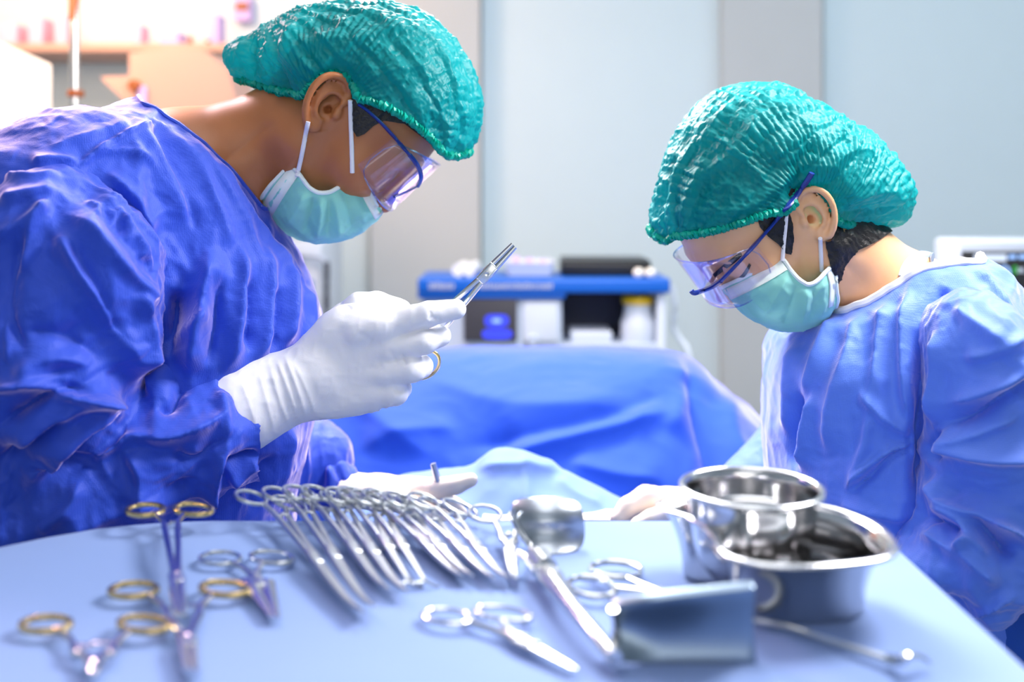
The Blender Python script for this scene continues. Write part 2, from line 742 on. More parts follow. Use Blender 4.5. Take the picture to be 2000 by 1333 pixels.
def film(name, col, clear, rough=0.3, transl=0.45, spec=0.4):
    """thin crinkled fleece that lets part of what lies below show through"""
    m, nt, b = new_mat(name)
    b.inputs['Base Color'].default_value = col
    b.inputs['Roughness'].default_value = rough
    b.inputs['Specular IOR Level'].default_value = spec
    noise_bump(nt, b, 700, 0.25, 0.0006, 'voronoi')
    tr = nt.nodes.new('ShaderNodeBsdfTranslucent')
    tr.inputs['Color'].default_value = col
    m1 = nt.nodes.new('ShaderNodeMixShader')
    m1.inputs['Fac'].default_value = transl
    tp = nt.nodes.new('ShaderNodeBsdfTransparent')
    tp.inputs['Color'].default_value = tuple(0.35 + .65 * c / max(col[:3]) for c in col[:3]) + (1,)
    m2 = nt.nodes.new('ShaderNodeMixShader')
    m2.inputs['Fac'].default_value = clear
    nt.links.new(b.outputs[0], m1.inputs[1])
    nt.links.new(tr.outputs[0], m1.inputs[2])
    nt.links.new(m1.outputs[0], m2.inputs[1])
    nt.links.new(tp.outputs[0], m2.inputs[2])
    nt.links.new(m2.outputs[0], nt.nodes['Material Output'].inputs['Surface'])
    return m


def clear_plastic(name, tint=(0.97, 0.95, 1.0, 1), refl=0.05, rough=0.06):
    m, nt, b = new_mat(name)
    nt.nodes.remove(b)
    tp = nt.nodes.new('ShaderNodeBsdfTransparent')
    tp.inputs['Color'].default_value = tint
    gl = nt.nodes.new('ShaderNodeBsdfGlossy')
    gl.inputs['Roughness'].default_value = rough
    gl.inputs['Color'].default_value = (1, .97, 1, 1)
    fr = nt.nodes.new('ShaderNodeLayerWeight')
    fr.inputs['Blend'].default_value = 0.12
    ad = nt.nodes.new('ShaderNodeMath')
    ad.operation = 'MULTIPLY_ADD'
    ad.inputs[1].default_value = 0.45
    ad.inputs[2].default_value = refl
    ad.use_clamp = True
    mx = nt.nodes.new('ShaderNodeMixShader')
    nt.links.new(fr.outputs[0], ad.inputs[0])
    nt.links.new(ad.outputs[0], mx.inputs['Fac'])
    nt.links.new(tp.outputs[0], mx.inputs[1])
    nt.links.new(gl.outputs[0], mx.inputs[2])
    nt.links.new(mx.outputs[0], nt.nodes['Material Output'].inputs['Surface'])
    return m


def emit(name, col, strength):
    m, nt, b = new_mat(name)
    b.inputs['Base Color'].default_value = (0.02, 0.02, 0.02, 1)
    b.inputs['Emission Color'].default_value = col
    b.inputs['Emission Strength'].default_value = strength
    return m


M = {}
M['gown_dark'] = cloth('royal_blue_fleece', lin(30, 72, 194), (0.88, 0.70, 1, 1), 1.0, 0.08, rough=.62, spec=.45, crease=.5)
M['gown_light'] = cloth('mid_blue_fleece', lin(92, 134, 236), (0.80, 0.74, 1, 1), 1.0, 0.1, rough=.62, spec=.5, crease=.35)
M['big_drape'] = cloth('patient_drape_fleece', lin(12, 66, 172), (0.80, 0.76, 1, 1), 0.8, 0.1, 300, 0.1)
M['lit_drape'] = cloth('lit_drape_fleece', lin(112, 142, 204), (0.85, 0.85, 1, 1), 0.3, 0.1, 300, 0.1)  # drape cloth coloured paler to stand for strong lamp light on it
M['table_drape'] = cloth('table_drape_fleece', lin(126, 150, 200), (0.85, 0.85, 1, 1), 0.3, 0.05, 420, 0.12, rough=.9, spec=.08)
M['binding'] = simple('white_binding', lin(232, 232, 240), 0.8, bump=(400, .2))
M['skin_man'] = skin('brown_skin', lin(178, 110, 64), 0.1)
M['skin_woman'] = skin('tan_skin', lin(250, 184, 136), 0.1)
M['hair'] = simple('black_hair', lin(14, 10, 10), 0.45, bump=(500, .6))
M['cap'] = film('teal_fleece', lin(0, 158, 162), 0.10, .42, .45, .3)
M['cap_band'] = film('teal_elastic', lin(10, 190, 170), 0.05)
M['mask'] = cloth('mint_mask_fleece', lin(160, 234, 224), (0.9, 1, 1, 1), 0.3, 0.3, 800, 0.12)
M['mask_edge'] = simple('white_mask_edge', lin(232, 242, 240), 0.85, bump=(600, .15))
M['elastic'] = simple('white_elastic', lin(236, 234, 242), 0.7)
M['glove'] = simple('white_latex', lin(232, 232, 236), 0.5, bump=(700, .06), spec=.35)
M['glove'].node_tree.nodes['Principled BSDF'].inputs['Subsurface Weight'].default_value = 0.35
M['glove'].node_tree.nodes['Principled BSDF'].inputs['Subsurface Radius'].default_value = (0.01, 0.008, 0.006)
M['glove_warm'] = simple('cream_latex', lin(240, 226, 208), 0.5, bump=(700, .06), spec=.35)
M['frame_blue'] = simple('blue_plastic', lin(24, 50, 140), 0.3)
M['lens'] = clear_plastic('clear_lens')
M['lens_edge'] = clear_plastic('lens_edge', (0.78, 0.82, 0.97, 1), 0.12, 0.1)
M['steel'] = simple('polished_steel', lin(205, 208, 212), 0.2, 1.0, bump=(160, .04))
M['steel_satin'] = simple('satin_steel', lin(196, 200, 204), 0.33, 1.0, bump=(300, .05))
M['steel_grey'] = simple('grey_satin_steel', lin(160, 168, 178), 0.3, 1.0, bump=(300, .05))
M['steel_dark_reflection'] = simple('dark_reflection_steel', lin(120, 136, 152), 0.3, 1.0, bump=(300, .05))  # steel coloured darker and bluer to stand for a dark reflection
M['steel_mirror'] = simple('mirror_steel', lin(200, 200, 202), 0.13, 1.0)
M['gold'] = simple('gold_plating', lin(216, 190, 136), 0.24, 1.0)
M['wall'] = simple('pale_wall_paint', lin(204, 220, 227), 0.7, bump=(120, .05), vary=.015)
M['wall_grey'] = simple('grey_wall_paint', lin(188, 192, 194), 0.7, bump=(120, .05), vary=.015)
M['ceiling'] = simple('ceiling_paint', lin(225, 230, 232), 0.8, bump=(60, .1))
M['floor'] = simple('floor_vinyl', lin(120, 145, 160), 0.35, vary=.05)
M['white_plastic'] = simple('white_enamel', lin(232, 232, 232), 0.4, vary=.01)
M['grey_plastic'] = simple('grey_enamel', lin(176, 188, 206), 0.45, vary=.02)
M['pale_grey'] = simple('pale_grey_enamel', lin(205, 214, 226), 0.45, vary=.02)
M['dark_plastic'] = simple('dark_plastic', lin(58, 62, 76), 0.5, vary=.05)
M['black_plastic'] = simple('black_plastic', lin(10, 14, 18), 0.35)
M['blue_enamel'] = simple('blue_enamel', lin(10, 92, 190), 0.4, vary=.03)
M['yellow_plastic'] = simple('yellow_plastic', lin(240, 196, 10), 0.45)
M['clear_jar'] = clear_plastic('clear_jar', (0.85, 0.9, 0.95, 1), 0.06, 0.1)
M['lilac_plastic'] = simple('lilac_card', lin(205, 180, 235), 0.6)
M['pink_paper'] = simple('pink_card', lin(240, 190, 215), 0.6)
M['taupe'] = simple('rose_taupe_enamel', lin(202, 158, 142), 0.5, vary=.03)
M['brown_knob'] = simple('copper_brown_plastic', lin(150, 78, 28), 0.45)
M['chrome'] = simple('chrome_pole', lin(210, 205, 200), 0.25, 1.0)
M['trouser'] = simple('scrub_trousers', lin(30, 80, 170), 0.9, bump=(300, .2))
M['shoe'] = simple('white_clog', lin(220, 220, 220), 0.5)
M['gauze'] = simple('white_gauze', lin(246, 240, 228), 0.95, bump=(300, .4))
M['strap'] = simple('pale_blue_strap', lin(176, 200, 222), 0.8)
M['undershirt'] = simple('blue_undershirt', lin(10, 84, 214), 0.8, bump=(200, .1))
M['screen_black'] = emit('screen_black', (0.02, 0.02, 0.03, 1), 0.15)
M['screen_grey'] = emit('screen_charcoal', lin(56, 54, 66), 0.7)
M['glow_blue'] = emit('blue_glow', lin(40, 60, 255), 1.2)
M['glow_pale'] = emit('pale_blue_glow', lin(150, 190, 255), 1.2)
M['glow_white'] = emit('white_glow', lin(215, 230, 255), 1.0)
M['glow_green'] = emit('green_glow', lin(10, 190, 50), 1.0)
M['glow_cyan'] = emit('cyan_glow', lin(20, 150, 190), 1.0)
M['led'] = emit('green_led', lin(170, 225, 130), 1.0)
# ------------------------------------------------------------------ the room
def struct(o):
    o['kind'] = 'structure'
    return o


X0, X1, Y0, Y1, ZT = -2.9, 2.9, -2.2, 3.5, 2.75


def slab(name, lo, hi, mat, parent=None):
    return MB().box(lo, hi).build(name, mat, parent, smooth=False)


struct(slab('floor', (X0 - .1, Y0 - .1, -.1), (X1 + .1, Y1 + .1, 0), M['floor']))
struct(slab('ceiling', (X0 - .1, Y0 - .1, ZT), (X1 + .1, Y1 + .1, ZT + .1), M['ceiling']))
wb = struct(slab('wall_back', (X0 - .1, Y1, 0), (X1 + .1, Y1 + .1, ZT), M['wall']))
struct(slab('wall_left', (X0 - .1, Y0, 0), (X0, Y1, ZT), M['wall']))
struct(slab('wall_right', (X1, Y0, 0), (X1 + .1, Y1, ZT), M['wall']))
struct(slab('wall_front', (X0 - .1, Y0 - .1, 0), (X1 + .1, Y0, ZT), M['wall']))


def wx(px, Y):
    return (px - 1000) / F * Y


# wall panels with upright joints, as seen behind the two people
edges = [(-2.9, wx(560, Y1), .0), (wx(560, Y1), wx(722, Y1 - .03), .03), (wx(724, Y1 - .1), wx(937, Y1 - .1), .10), (wx(943, Y1 - .03), wx(1408, Y1 - .03), .03), (wx(1411, Y1 - .08), wx(1606, Y1 - .08), .08), (wx(1609, Y1 - .03), 2.0, .03), (2.004, 2.9, .03)]
for i, (a, b, d) in enumerate(edges):
    if d > 0:
        mb = MB().box((a, Y1 - d, 0), (b, Y1 - .001, ZT - .002))
        o = mb.build('panel', M['wall_grey'] if d > .05 else M['wall'], wb, smooth=False)
bb = struct(slab('baseboard_back', (X0, Y1 - .115, 0), (X1, Y1 - .101, .1), M['wall_grey']))
# ------------------------------------------------------------------ people
def largest(V, Fc):
    """drop stray islands"""
    lab = np.arange(len(V))
    e = edges_of(Fc)
    while True:
        m = np.minimum(lab[e[:, 0]], lab[e[:, 1]])
        new = lab.copy()
        np.minimum.at(new, e[:, 0], m)
        np.minimum.at(new, e[:, 1], m)
        new = new[new]
        if (new == lab).all():
            break
        lab = new
    u, c = np.unique(lab, return_counts=True)
    ok = lab == u[c.argmax()]
    mp = np.cumsum(ok) - 1
    return V[ok], mp[Fc[ok[Fc[:, 0]]]]


def sculpt(fn, lo, hi, h, it=3, one=False):
    V, Fc = polygonize(fn, lo, hi, h)
    v0, v1, v2, v3 = (V[Fc[:, i]] for i in range(4))
    vol = (np.einsum('ij,ij->i', v0, np.cross(v1, v2)) + np.einsum('ij,ij->i', v0, np.cross(v2, v3))).sum()
    if vol < 0:
        Fc = Fc[:, ::-1].copy()
    if one:
        V, Fc = largest(V, Fc)
    return laplace(V, Fc, it), Fc


def cut_poly(pl, inside=True, n=6, smooth=True):
    """cut function from a pixel polygon: negative (kept) inside, or outside when inside=False; in metres, roughly"""
    pl = cr(pl, n, True) if smooth else np.asarray(pl, float)

    def c(V):
        q = topx(V)
        d = poly_sd(q[:, 0], q[:, 1], pl) / F * V[:, 1]
        return -d if inside else d
    return c


def refine(V, Fc):
    """split every quad into four, with smoothed positions"""
    e = edges_of(Fc)
    key = np.sort(e, 1)
    k1 = key[:, 0].astype(np.int64) * len(V) + key[:, 1]
    u, first, inv = np.unique(k1, return_index=True, return_inverse=True)
    mid = V[key[first]].mean(1)
    cen = V[Fc].mean(1)
    nV, nE, nF = len(V), len(u), len(Fc)
    ei = inv.reshape(4, nF).T + nV
    ci = np.arange(nF) + nV + nE
    q = np.concatenate([np.stack([Fc[:, i], ei[:, i], ci, ei[:, (i + 3) % 4]], 1) for i in range(4)])
    return np.concatenate([V, mid, cen]), q



class Head:
    """frame of a head: +x face, +z crown, +y the side turned to the camera; millimetres"""
    def __init__(self, origin, sign, pitch, yaw, s=1.0):
        p, y = math.radians(pitch), math.radians(yaw)
        f0 = np.array([sign * math.cos(y), -math.sin(y), 0.0])
        l = np.array([-sign * math.sin(y), -math.cos(y), 0.0])
        zz = np.array([0, 0, 1.0])
        self.f = f0 * math.cos(p) - zz * math.sin(p)
        self.u = f0 * math.sin(p) + zz * math.cos(p)
        self.l = l
        self.o = np.array(origin, float)
        self.s = s * 0.001

    def w(self, x, y, z):
        return self.o + self.s * (x * self.f + y * self.l + z * self.u)

    def loc(self, V):
        d = (V - self.o) / self.s
        return np.stack([d @ self.f, d @ self.l, d @ self.u], 1)

    def G(self, G):
        q = [G[i] - np.float32(self.o[i]) for i in range(3)]
        return [sum(q[i] * np.float32(a[i]) for i in range(3)) / np.float32(self.s) for a in (self.f, self.l, self.u)]


def head_field(L, woman=False):
    """L: local millimetre coordinates; returns millimetres"""
    f = ell(L, (-2, 0, 44), (96, 77, 86))
    f = smin(f, ell(L, (42, 0, 2), (58, 66, 78)), 22)
    ay = np.abs(L[1])
    S = [L[0], ay, L[2]]
    f = smin(f, cone(S, (2, 50, -48), (72, 16, -86) if not woman else (64, 15, -78), 19, 15), 22)
    f = smin(f, cone(S, (0, 60, -10), (4, 52, -48), 16, 18), 20)
    f = smin(f, ell(L, (80, 0, -84) if not woman else (74, 0, -76), (17, 20, 15)), 14)
    f = smin(f, ell(S, (64, 40, -20), (27, 24, 26)), 22)
    f = smin(f, cone(S, (92, 6, 25), (84, 40, 24), 8, 9), 14)
    # eye sockets, eyeballs with closed lids, nose, lips
    f = smax(f, -ell(S, (102, 31, 7), (15, 18, 12)), 10)
    f = smin(f, ell(S, (81, 31, 6), (15, 17, 13)), 3)
    f = smin(f, cone(S, (88, 16, -2), (88, 46, -1), 5, 4), 6)
    f = smin(f, cone(L, (92, 0, 16), (111, 0, -22) if not woman else (104, 0, -18), 7, 9 if not woman else 7.5), 9)
    f = smin(f, ell(S, (101, 11, -26), (10, 8, 8)), 6)
    k = 6 if woman else 0
    f = smin(f, ell(L, (95 - k, 0, -48 + k), (10, 24, 5)), 5)
    f = smin(f, ell(L, (92 - k, 0, -58 + k), (10, 21, 6)), 5)
    return f


EARP = [(9, -1), (13, 8), (15, 19), (11, 28), (2, 33), (-8, 31), (-15, 23), (-18.5, 11), (-18.5, -2), (-16, -13), (-12, -22), (-7, -29)]


def ear_field(L, tilt, c, s=1.0, side=1):
    """pinna around the ear canal; c = (x, z) of its centre on the side of the head"""
    t = math.radians(tilt)
    dx, dz = (L[0] - c[0]) / s, (L[2] - c[1]) / s
    u = dx * math.cos(t) + dz * math.sin(t)
    v = -dx * math.sin(t) + dz * math.cos(t)
    # outward coordinate: the rear of the ear stands out from the head
    w = (side * L[1] - 73) / s
    E = [u, v, w]
    hgt = lambda u_, v_: 10 - 0.68 * u_ + .10 * max(v_, 0)
    pts = [(a, b, hgt(a, b) if i > 1 else (2, 6)[i]) for i, (a, b) in enumerate(EARP)]
    p3 = cr(pts, 3)
    rad = np.linspace(3.6, 4.2, len(p3))
    rad[:4] = 3.2
    f = chain(E, p3, rad, 1.5)
    # thin plate carrying the rim
    slope = w - (9 - 0.62 * u + .08 * np.clip(v, 0, 40))
    plate = np.sqrt((u / 17.0) ** 2 + ((v - 2) / 31.0) ** 2)
    pl = smax((plate - 1) * 16, np.abs(slope + 3.0) - 2.4, 2)
    f = smin(f, pl, 2.5)
    # antihelix, with its two arms; tragus, antitragus, lobe
    ah = cr([(9, 15, 4), (1, 17, 8.5), (-6, 12, 12.5), (-9.5, 3, 14), (-9.5, -6, 14), (-6, -13, 12), (1, -17, 8)], 3)
    f = smin(f, chain(E, ah, np.full(len(ah), 3.4), 1.5), 2.5)
    ah2 = cr([(3, 25, 7), (-4, 20, 10), (-8, 12, 12.5)], 3)
    f = smin(f, chain(E, ah2, np.full(len(ah2), 2.6), 1.5), 2.5)
    f = smin(f, ell(E, (12, -4, 3), (6, 7.5, 6)), 3)
    f = smin(f, ell(E, (-4, -26, 8), (10, 9, 4.5)), 3.5)
    # hollows: concha and canal, scapha groove
    f = smax(f, -ell(E, (0.5, -4, 4), (9, 12, 12)), 2)
    f = smax(f, -ell(E, (3, 7, 4), (8, 6.5, 9)), 2)
    sc = cr([(6, 26, 10), (-6, 25, 15), (-13, 14, 19), (-14.5, 0, 20), (-12, -10, 18)], 3)
    f = smax(f, -chain(E, sc, np.full(len(sc), 2.4), 1), 1.6)
    # back of the ear down to the skull
    f = smin(f, cone(E, (2, 6, -6), (-4, 2, 4), 10, 8), 4) if False else f
    return f * s


def skin_body(H, woman, neck, shoulders, ear, h=0.002):
    """head, ears, neck and shoulders as one continuous surface"""
    def fn(G):
        L = H.G(G)
        f = head_field(L, woman)
        for side in (1, -1):
            cs = np.array([H.w(ear[1][0] + a, side * b, ear[1][1] + c_) for a in (-34, 34) for b in (55, 112) for c_ in (-46, 46)])
            sl = tuple(slice(*np.clip(np.searchsorted(G[i].ravel(), (cs[:, i].min(), cs[:, i].max())), 0, G[i].size)) for i in range(3))
            Gs = [G[0][sl[0]], G[1][:, sl[1]], G[2][:, :, sl[2]]]
            f[sl] = smin(f[sl], ear_field(H.G(Gs), *ear, side=side), 3.5)
            Le = H.G(Gs)
            f[sl] = smax(f[sl], -cone([Le[0], side * Le[1], Le[2]], (ear[1][0] + 3, 80, ear[1][1] - 3), (ear[1][0] + 2, 52, ear[1][1] - 3), 5.0, 3.5), 2)
        # open the concha again where the head filled it
        f = f * np.float32(H.s)
        f = smin(f, chain(G, *neck, k=0.02), 0.022)
        for a, b, ra, rb in shoulders:
            f = smin(f, cone(G, a, b, ra, rb), 0.05)
        return f
    pts = [H.w(x, y, z) for x in (-115, 130) for y in (-110, 110) for z in (-125, 145)] + list(neck[0])
    pts = np.array(pts)
    lo, hi = pts.min(0) - 0.03, pts.max(0) + 0.03
    for a, b, ra, rb in shoulders:
        lo = np.minimum(lo, np.minimum(a, b) - 0.02)
        hi = np.maximum(hi, np.maximum(a, b) + 0.02)
    return sculpt(fn, lo, hi, h, 2, True)


def boundary_tube(V, Fc, r, name, mat, parent, which=0, it=8, n=8, step=3, sel=None, flat=1.0, wave=None):
    loops = boundary(Fc)
    if not loops:
        return None
    if which == 'high':
        loops, which = [l for l in loops if V[l][:, 2].mean() > 1.12 and len(l) > 16], None
    mb = MB()
    for l in (loops if which is None else loops[which:which + 1]):
        p = smooth_line(V[l], it)
        p = p[::step]
        if sel is not None:
            keep_ = sel(p)
            # rotate so that the kept run is contiguous
            if not keep_.all():
                k0 = int(np.where(~keep_)[0][0])
                p, keep_ = np.roll(p, -k0, 0), np.roll(keep_, -k0)
                runs, cur = [], []
                for q, kk in zip(p, keep_):
                    if kk:
                        cur.append(q)
                    elif cur:
                        runs.append(cur)
                        cur = []
                if cur:
                    runs.append(cur)
                for rr in runs:
                    if len(rr) > 5:
                        mb.tube(smooth_line(rr, 3, False), r, n, flat=flat)
                continue
        mb.tube(p, r, n, closed=True, flat=flat)
    return mb.build(name, mat, parent) if mb.v else None


# ================================================================== the man with the needle holder
MY = 1.12
man = thing('person', 'person in dark royal blue gown bending forward with goggles, holding up a needle holder', 'person', (-0.33, MY, 0))
eo = P(640, 212, MY - 0.08)
HM = Head((eo[0], MY, eo[2]), 1, 53, 0)
neck_m = ([HM.w(-18, 0, -20), P(575, 262, MY), P(470, 300, MY), P(380, 335, MY), P(300, 430, MY)], [0.060, 0.059, 0.056, 0.057, 0.085])
sh_m = [(P(345, 365, MY), P(250, 430, MY - .09), .055, .045), (P(345, 365, MY), P(250, 430, MY + .09), .055, .045),
        (P(330, 420, MY), P(330, 620, MY), .10, .12)]
VB, FB = skin_body(HM, False, neck_m, sh_m, (24, (-3, 2), .97))
q = topx(VB)
# muscle of the neck, collar bone hollow
VB = VB + normals(VB, FB) * folds(q, [([(610, 262), (560, 330), (505, 395)], 0.004, 14, 16), ([(540, 230), (470, 290), (420, 330)], -.003, 16, 16)])[:, None] * (VB[:, 1] < MY)[:, None]
mkmesh('body', VB, FB, M['skin_man'], man)
TB = bvh(VB, FB)

# hair: scalp shell under the cap with the sideburn at the temple
VH, FH = VB + (0.0026 + .0055 * np.clip((HM.loc(VB)[:, 2] - 48) / 40, 0, 1))[:, None] * normals(VB, FB), FB
VH, FH = VB + (0.0026 + .0055 * np.clip((HM.loc(VB)[:, 2] - 48) / 40, 0, 1))[:, None] * normals(VB, FB), FB
hl = np.array([(-30, -55), (-12, -45), (-9, -12), (6, 2), (24, -6), (30, -22), (36, -22), (43, 4), (52, 30), (66, 42), (88, 62), (120, 90), (60, 190), (-80, 180), (-140, 60), (-100, -30)], float)


def hair_cut(H, hl):
    pl = cr(hl, 4, True)
    return lambda V: -poly_sd(H.loc(V)[:, 0], H.loc(V)[:, 2], pl) * H.s


VH, FH = keep(VH, FH, cut_poly([(686, 188), (689, 220), (686, 250), (697, 268), (712, 262), (730, 246), (750, 236), (790, 242), (845, 284), (874, 312), (990, 300), (990, -60), (400, -60), (430, 112), (500, 150), (560, 172), (588, 178), (606, 158), (650, 136), (682, 150)], True, 3, False))
VH, FH = keep(VH, FH, lambda V: (head_field(list(HM.loc(V).T)) - 8.5) * .001, 0)
VH = VH + normals(VH, FH) * (0.0012 * vnoise(HM.loc(VH) * np.array([.5, .5, .12])))[:, None]
mkmesh('hair', VH, FH, M['hair'], man)


def cap_wrinkle(V, N, H, seed, pleats, crink):
    """gathered rows running from brow to nape, each row a comb of short ribs"""
    L = H.loc(V)
    th = np.arctan2(np.abs(L[:, 1]), L[:, 2] - 5) * 88
    ph = np.arctan2(L[:, 0], L[:, 2] + 10) * 105
    wb = 7 * vnoise(L * .018 + seed) + 2.5 * vnoise(L * .06 + seed + 5)
    rows = (th + wb) / 21.0
    fr_ = rows - np.floor(rows)
    saw = np.where(fr_ < .8, fr_ / .8, (1 - fr_) / .2)
    rid = np.floor(rows)
    jit = hash3(rid.astype(int), rid.astype(int) * 3 + int(seed), rid.astype(int) * 7)
    rib = np.abs(np.sin(np.pi * (ph + 3 * vnoise(L * .05 + 31 + seed)) / (7.5 + 1.5 * jit) + 3 * jit)) ** .8
    m = np.clip(.6 + .9 * vnoise(L * .03 + 9 + seed), 0.12, 1.2)
    d = pleats * (saw - .5) + crink * (rib - .6) * (.35 + .65 * saw) * m * 1.6
    d = d + 0.0020 * fbm(L * .04 + 3 + seed, 3, True) + 0.0006 * fbm(L * .16 + 8, 2, True)
    return d


cap_out = [(436, 112), (452, 88), (480, 74), (500, 62), (540, 44), (585, 22), (650, 9), (720, 7), (790, 15), (850, 42), (893, 86), (925, 140), (940, 195), (936, 250), (915, 295), (885, 345),
           (830, 420), (720, 440), (600, 380), (560, 300), (530, 215), (500, 176), (465, 152), (445, 132)]
def wid_cap(gx, gz):
    px = 1000 + gx / MY * F
    return 0.050 + (0.093 - 0.050) / (1 + np.exp(-(px - 555) / 22))


VC, FC = sculpt(lambda G: puff(G, cap_out, MY, wid_cap, 0.088, soft=0.010), P(420, 470, MY) - [0, .12, 0], P(960, -10, MY) + [0, .12, 0], 0.0021, 4)
cap_cut = [(300, 100), (445, 142), (465, 151), (500, 163), (530, 172), (556, 181), (592, 190), (604, 172), (622, 150), (648, 141), (674, 150), (691, 176), (699, 196), (720, 198), (760, 213), (795, 233), (830, 262), (855, 290), (872, 305), (890, 306), (915, 296), (990, 300), (990, -120), (300, -120)]
VC, FC = keep(VC, FC, cut_poly(cap_cut, True, 4, False))
VC, FC = refine(VC, FC)
VC = laplace(VC, FC, 2)
N = normals(VC, FC)
d = cap_wrinkle(VC, N, HM, 0, .0030, .0017)
q = topx(VC)
d += folds(q, [([(580, 190), (640, 120), (720, 75), (800, 60), (870, 90)], .006, 10, 26), ([(520, 130), (600, 90), (700, 80)], .005, 8, 22), ([(690, 170), (760, 140), (850, 130)], .004, 10, 20),
               ([(500, 150), (490, 110), (500, 70)], -.009, 10, 10), ([(570, 175), (545, 120), (540, 60)], -.007, 12, 12), ([(600, 160), (560, 100), (590, 40)], .006, 9, 14),
               ([(460, 140), (470, 100), (490, 78)], .004, 7, 7), ([(530, 165), (520, 120), (525, 80)], .005, 8, 10), ([(600, 178), (612, 166), (650, 146), (680, 160), (692, 192)], -.013, 22, 22), ([(620, 150), (590, 110), (560, 60)], .004, 7, 9)])
VC = laplace(VC + N * d[:, None], FC, 1, .25)
cap = mkmesh('surgical_cap', VC, FC, M['cap'], man)
TC = bvh(VC, FC)


def band(V, Fc, r, parent, mat, step, amp):
    l = boundary(Fc)[0]
    p = smooth_line(V[l], 3)[::step]
    c = p.mean(0)
    k = np.arange(len(p))
    p = p + np.array([0, 0, 1]) * (amp * np.sin(k * 2.2))[:, None]
    mb = MB().tube(p, r * (1 + .35 * np.sin(k * 2.2 + 1)), 8, closed=True)
    return mb.build('elastic_band', mat, parent)


band(VC, FC, .0042, cap, M['cap_band'], 2, .0012)

# ---- mask
mask_out = [(515, 400), (552, 448), (590, 470), (625, 476), (660, 473), (695, 462), (725, 441), (749, 417), (742, 395), (700, 300), (620, 250), (540, 290), (500, 370)]
VK, FK = sculpt(lambda G: puff(G, mask_out, MY, 0.069, 0.075, soft=0.006), P(480, 500, MY) - [0, .1, 0], P(770, 230, MY) + [0, .1, 0], 0.0019, 4)
mask_cut = [(569, 322), (585, 341), (603, 367), (622, 378), (645, 376), (668, 362), (690, 343), (703, 332), (712, 345), (728, 385), (752, 420), (745, 480), (600, 520), (480, 440), (500, 402), (530, 362), (552, 338)]
VK, FK = keep(VK, FK, cut_poly(mask_cut, True, 4, False))
N = normals(VK, FK)
q = topx(VK)
pl = []
for (x0, y0), (x1, y1), hh in (((598, 372), (560, 440), .004), ((612, 382), (590, 462), -.005), ((626, 384), (618, 470), .005), ((642, 382), (636, 470), -.004), ((648, 380), (662, 468), .004), ((668, 370), (690, 455), -.003), ((680, 360), (712, 440), .002), ((580, 350), (536, 420), -.003), ((570, 340), (522, 405), .002)):
    pl.append(([(x0, y0), ((x0 + x1) / 2 + 3, (y0 + y1) / 2), (x1, y1)], hh * 1.3, 6, 12))
d = folds(q, pl) + .0008 * fbm(HM.loc(VK) * .06, 3, True)
VK = VK + N * d[:, None]
mask = mkmesh('face_mask', VK, FK, M['mask'], man)
boundary_tube(VK, FK, .0024, 'mask_binding', M['mask_edge'], mask, flat=1.0)
TK = bvh(VK, FK)


def strip(trees, edge_a, edge_b, lift, name, mat, parent, n=14, m=4, th=.0008, default=1.05):
    """thin band of cloth lying on a surface between two pixel lines"""
    A, B = cr(edge_a, n), cr(edge_b, n)
    k = min(len(A), len(B))
    A = A[np.linspace(0, len(A) - 1, k).astype(int)]
    B = B[np.linspace(0, len(B) - 1, k).astype(int)]
    top, bot = [], []
    for i in range(k):
        r = []
        for j in range(m):
            x, y = A[i] + (B[i] - A[i]) * j / (m - 1)
            p = seen(trees, x, y, lift)
            r.append(P(x, y, default) if p is None else p)
        top.append(r)
    top = np.array(top)
    for _ in range(2):
        top[1:-1] = .5 * top[1:-1] + .25 * (top[2:] + top[:-2])
    d = np.array([0, 0, ZC]) - top
    d /= np.linalg.norm(d, axis=2)[..., None]
    bot = top - d * th
    V = np.concatenate([top.reshape(-1, 3), bot.reshape(-1, 3)])
    o = k * m
    Fc = []
    for i in range(k - 1):
        for j in range(m - 1):
            a = i * m + j
            Fc.append((a, a + 1, a + m + 1, a + m))
            Fc.append((o + a, o + a + m, o + a + m + 1, o + a + 1))
        for j, (s1, s2) in ((0, (0, 1)), (m - 1, (1, 0))):
            a, b = i * m + j, (i + 1) * m + j
            Fc.append((a, b, o + b, o + a))
    for i in (0, k - 1):
        for j in range(m - 1):
            a = i * m + j
            Fc.append((a, a + 1, o + a + 1, o + a))
    return mkmesh(name, V, Fc, mat, parent)


strip([TK], [(566, 326), (535, 364), (510, 402)], [(582, 344), (556, 382), (531, 424)], .0012, 'mask_edge_strip', M['mask_edge'], mask, default=MY - .05)
strip([TK], [(690, 345), (712, 392), (733, 430)], [(705, 333), (727, 378), (749, 416)], .0012, 'mask_edge_strip', M['mask_edge'], mask, default=MY - .05)
for pts in ([(602, 238), (597, 262), (590, 300), (580, 345)], [(684, 196), (685, 240), (687, 290), (688, 338)]):
    mb = MB().tube(on_line([TB, TK], pts, .0022, default=MY - .08), .0024, 8)
    mb.build('ear_loop', M['elastic'], mask)

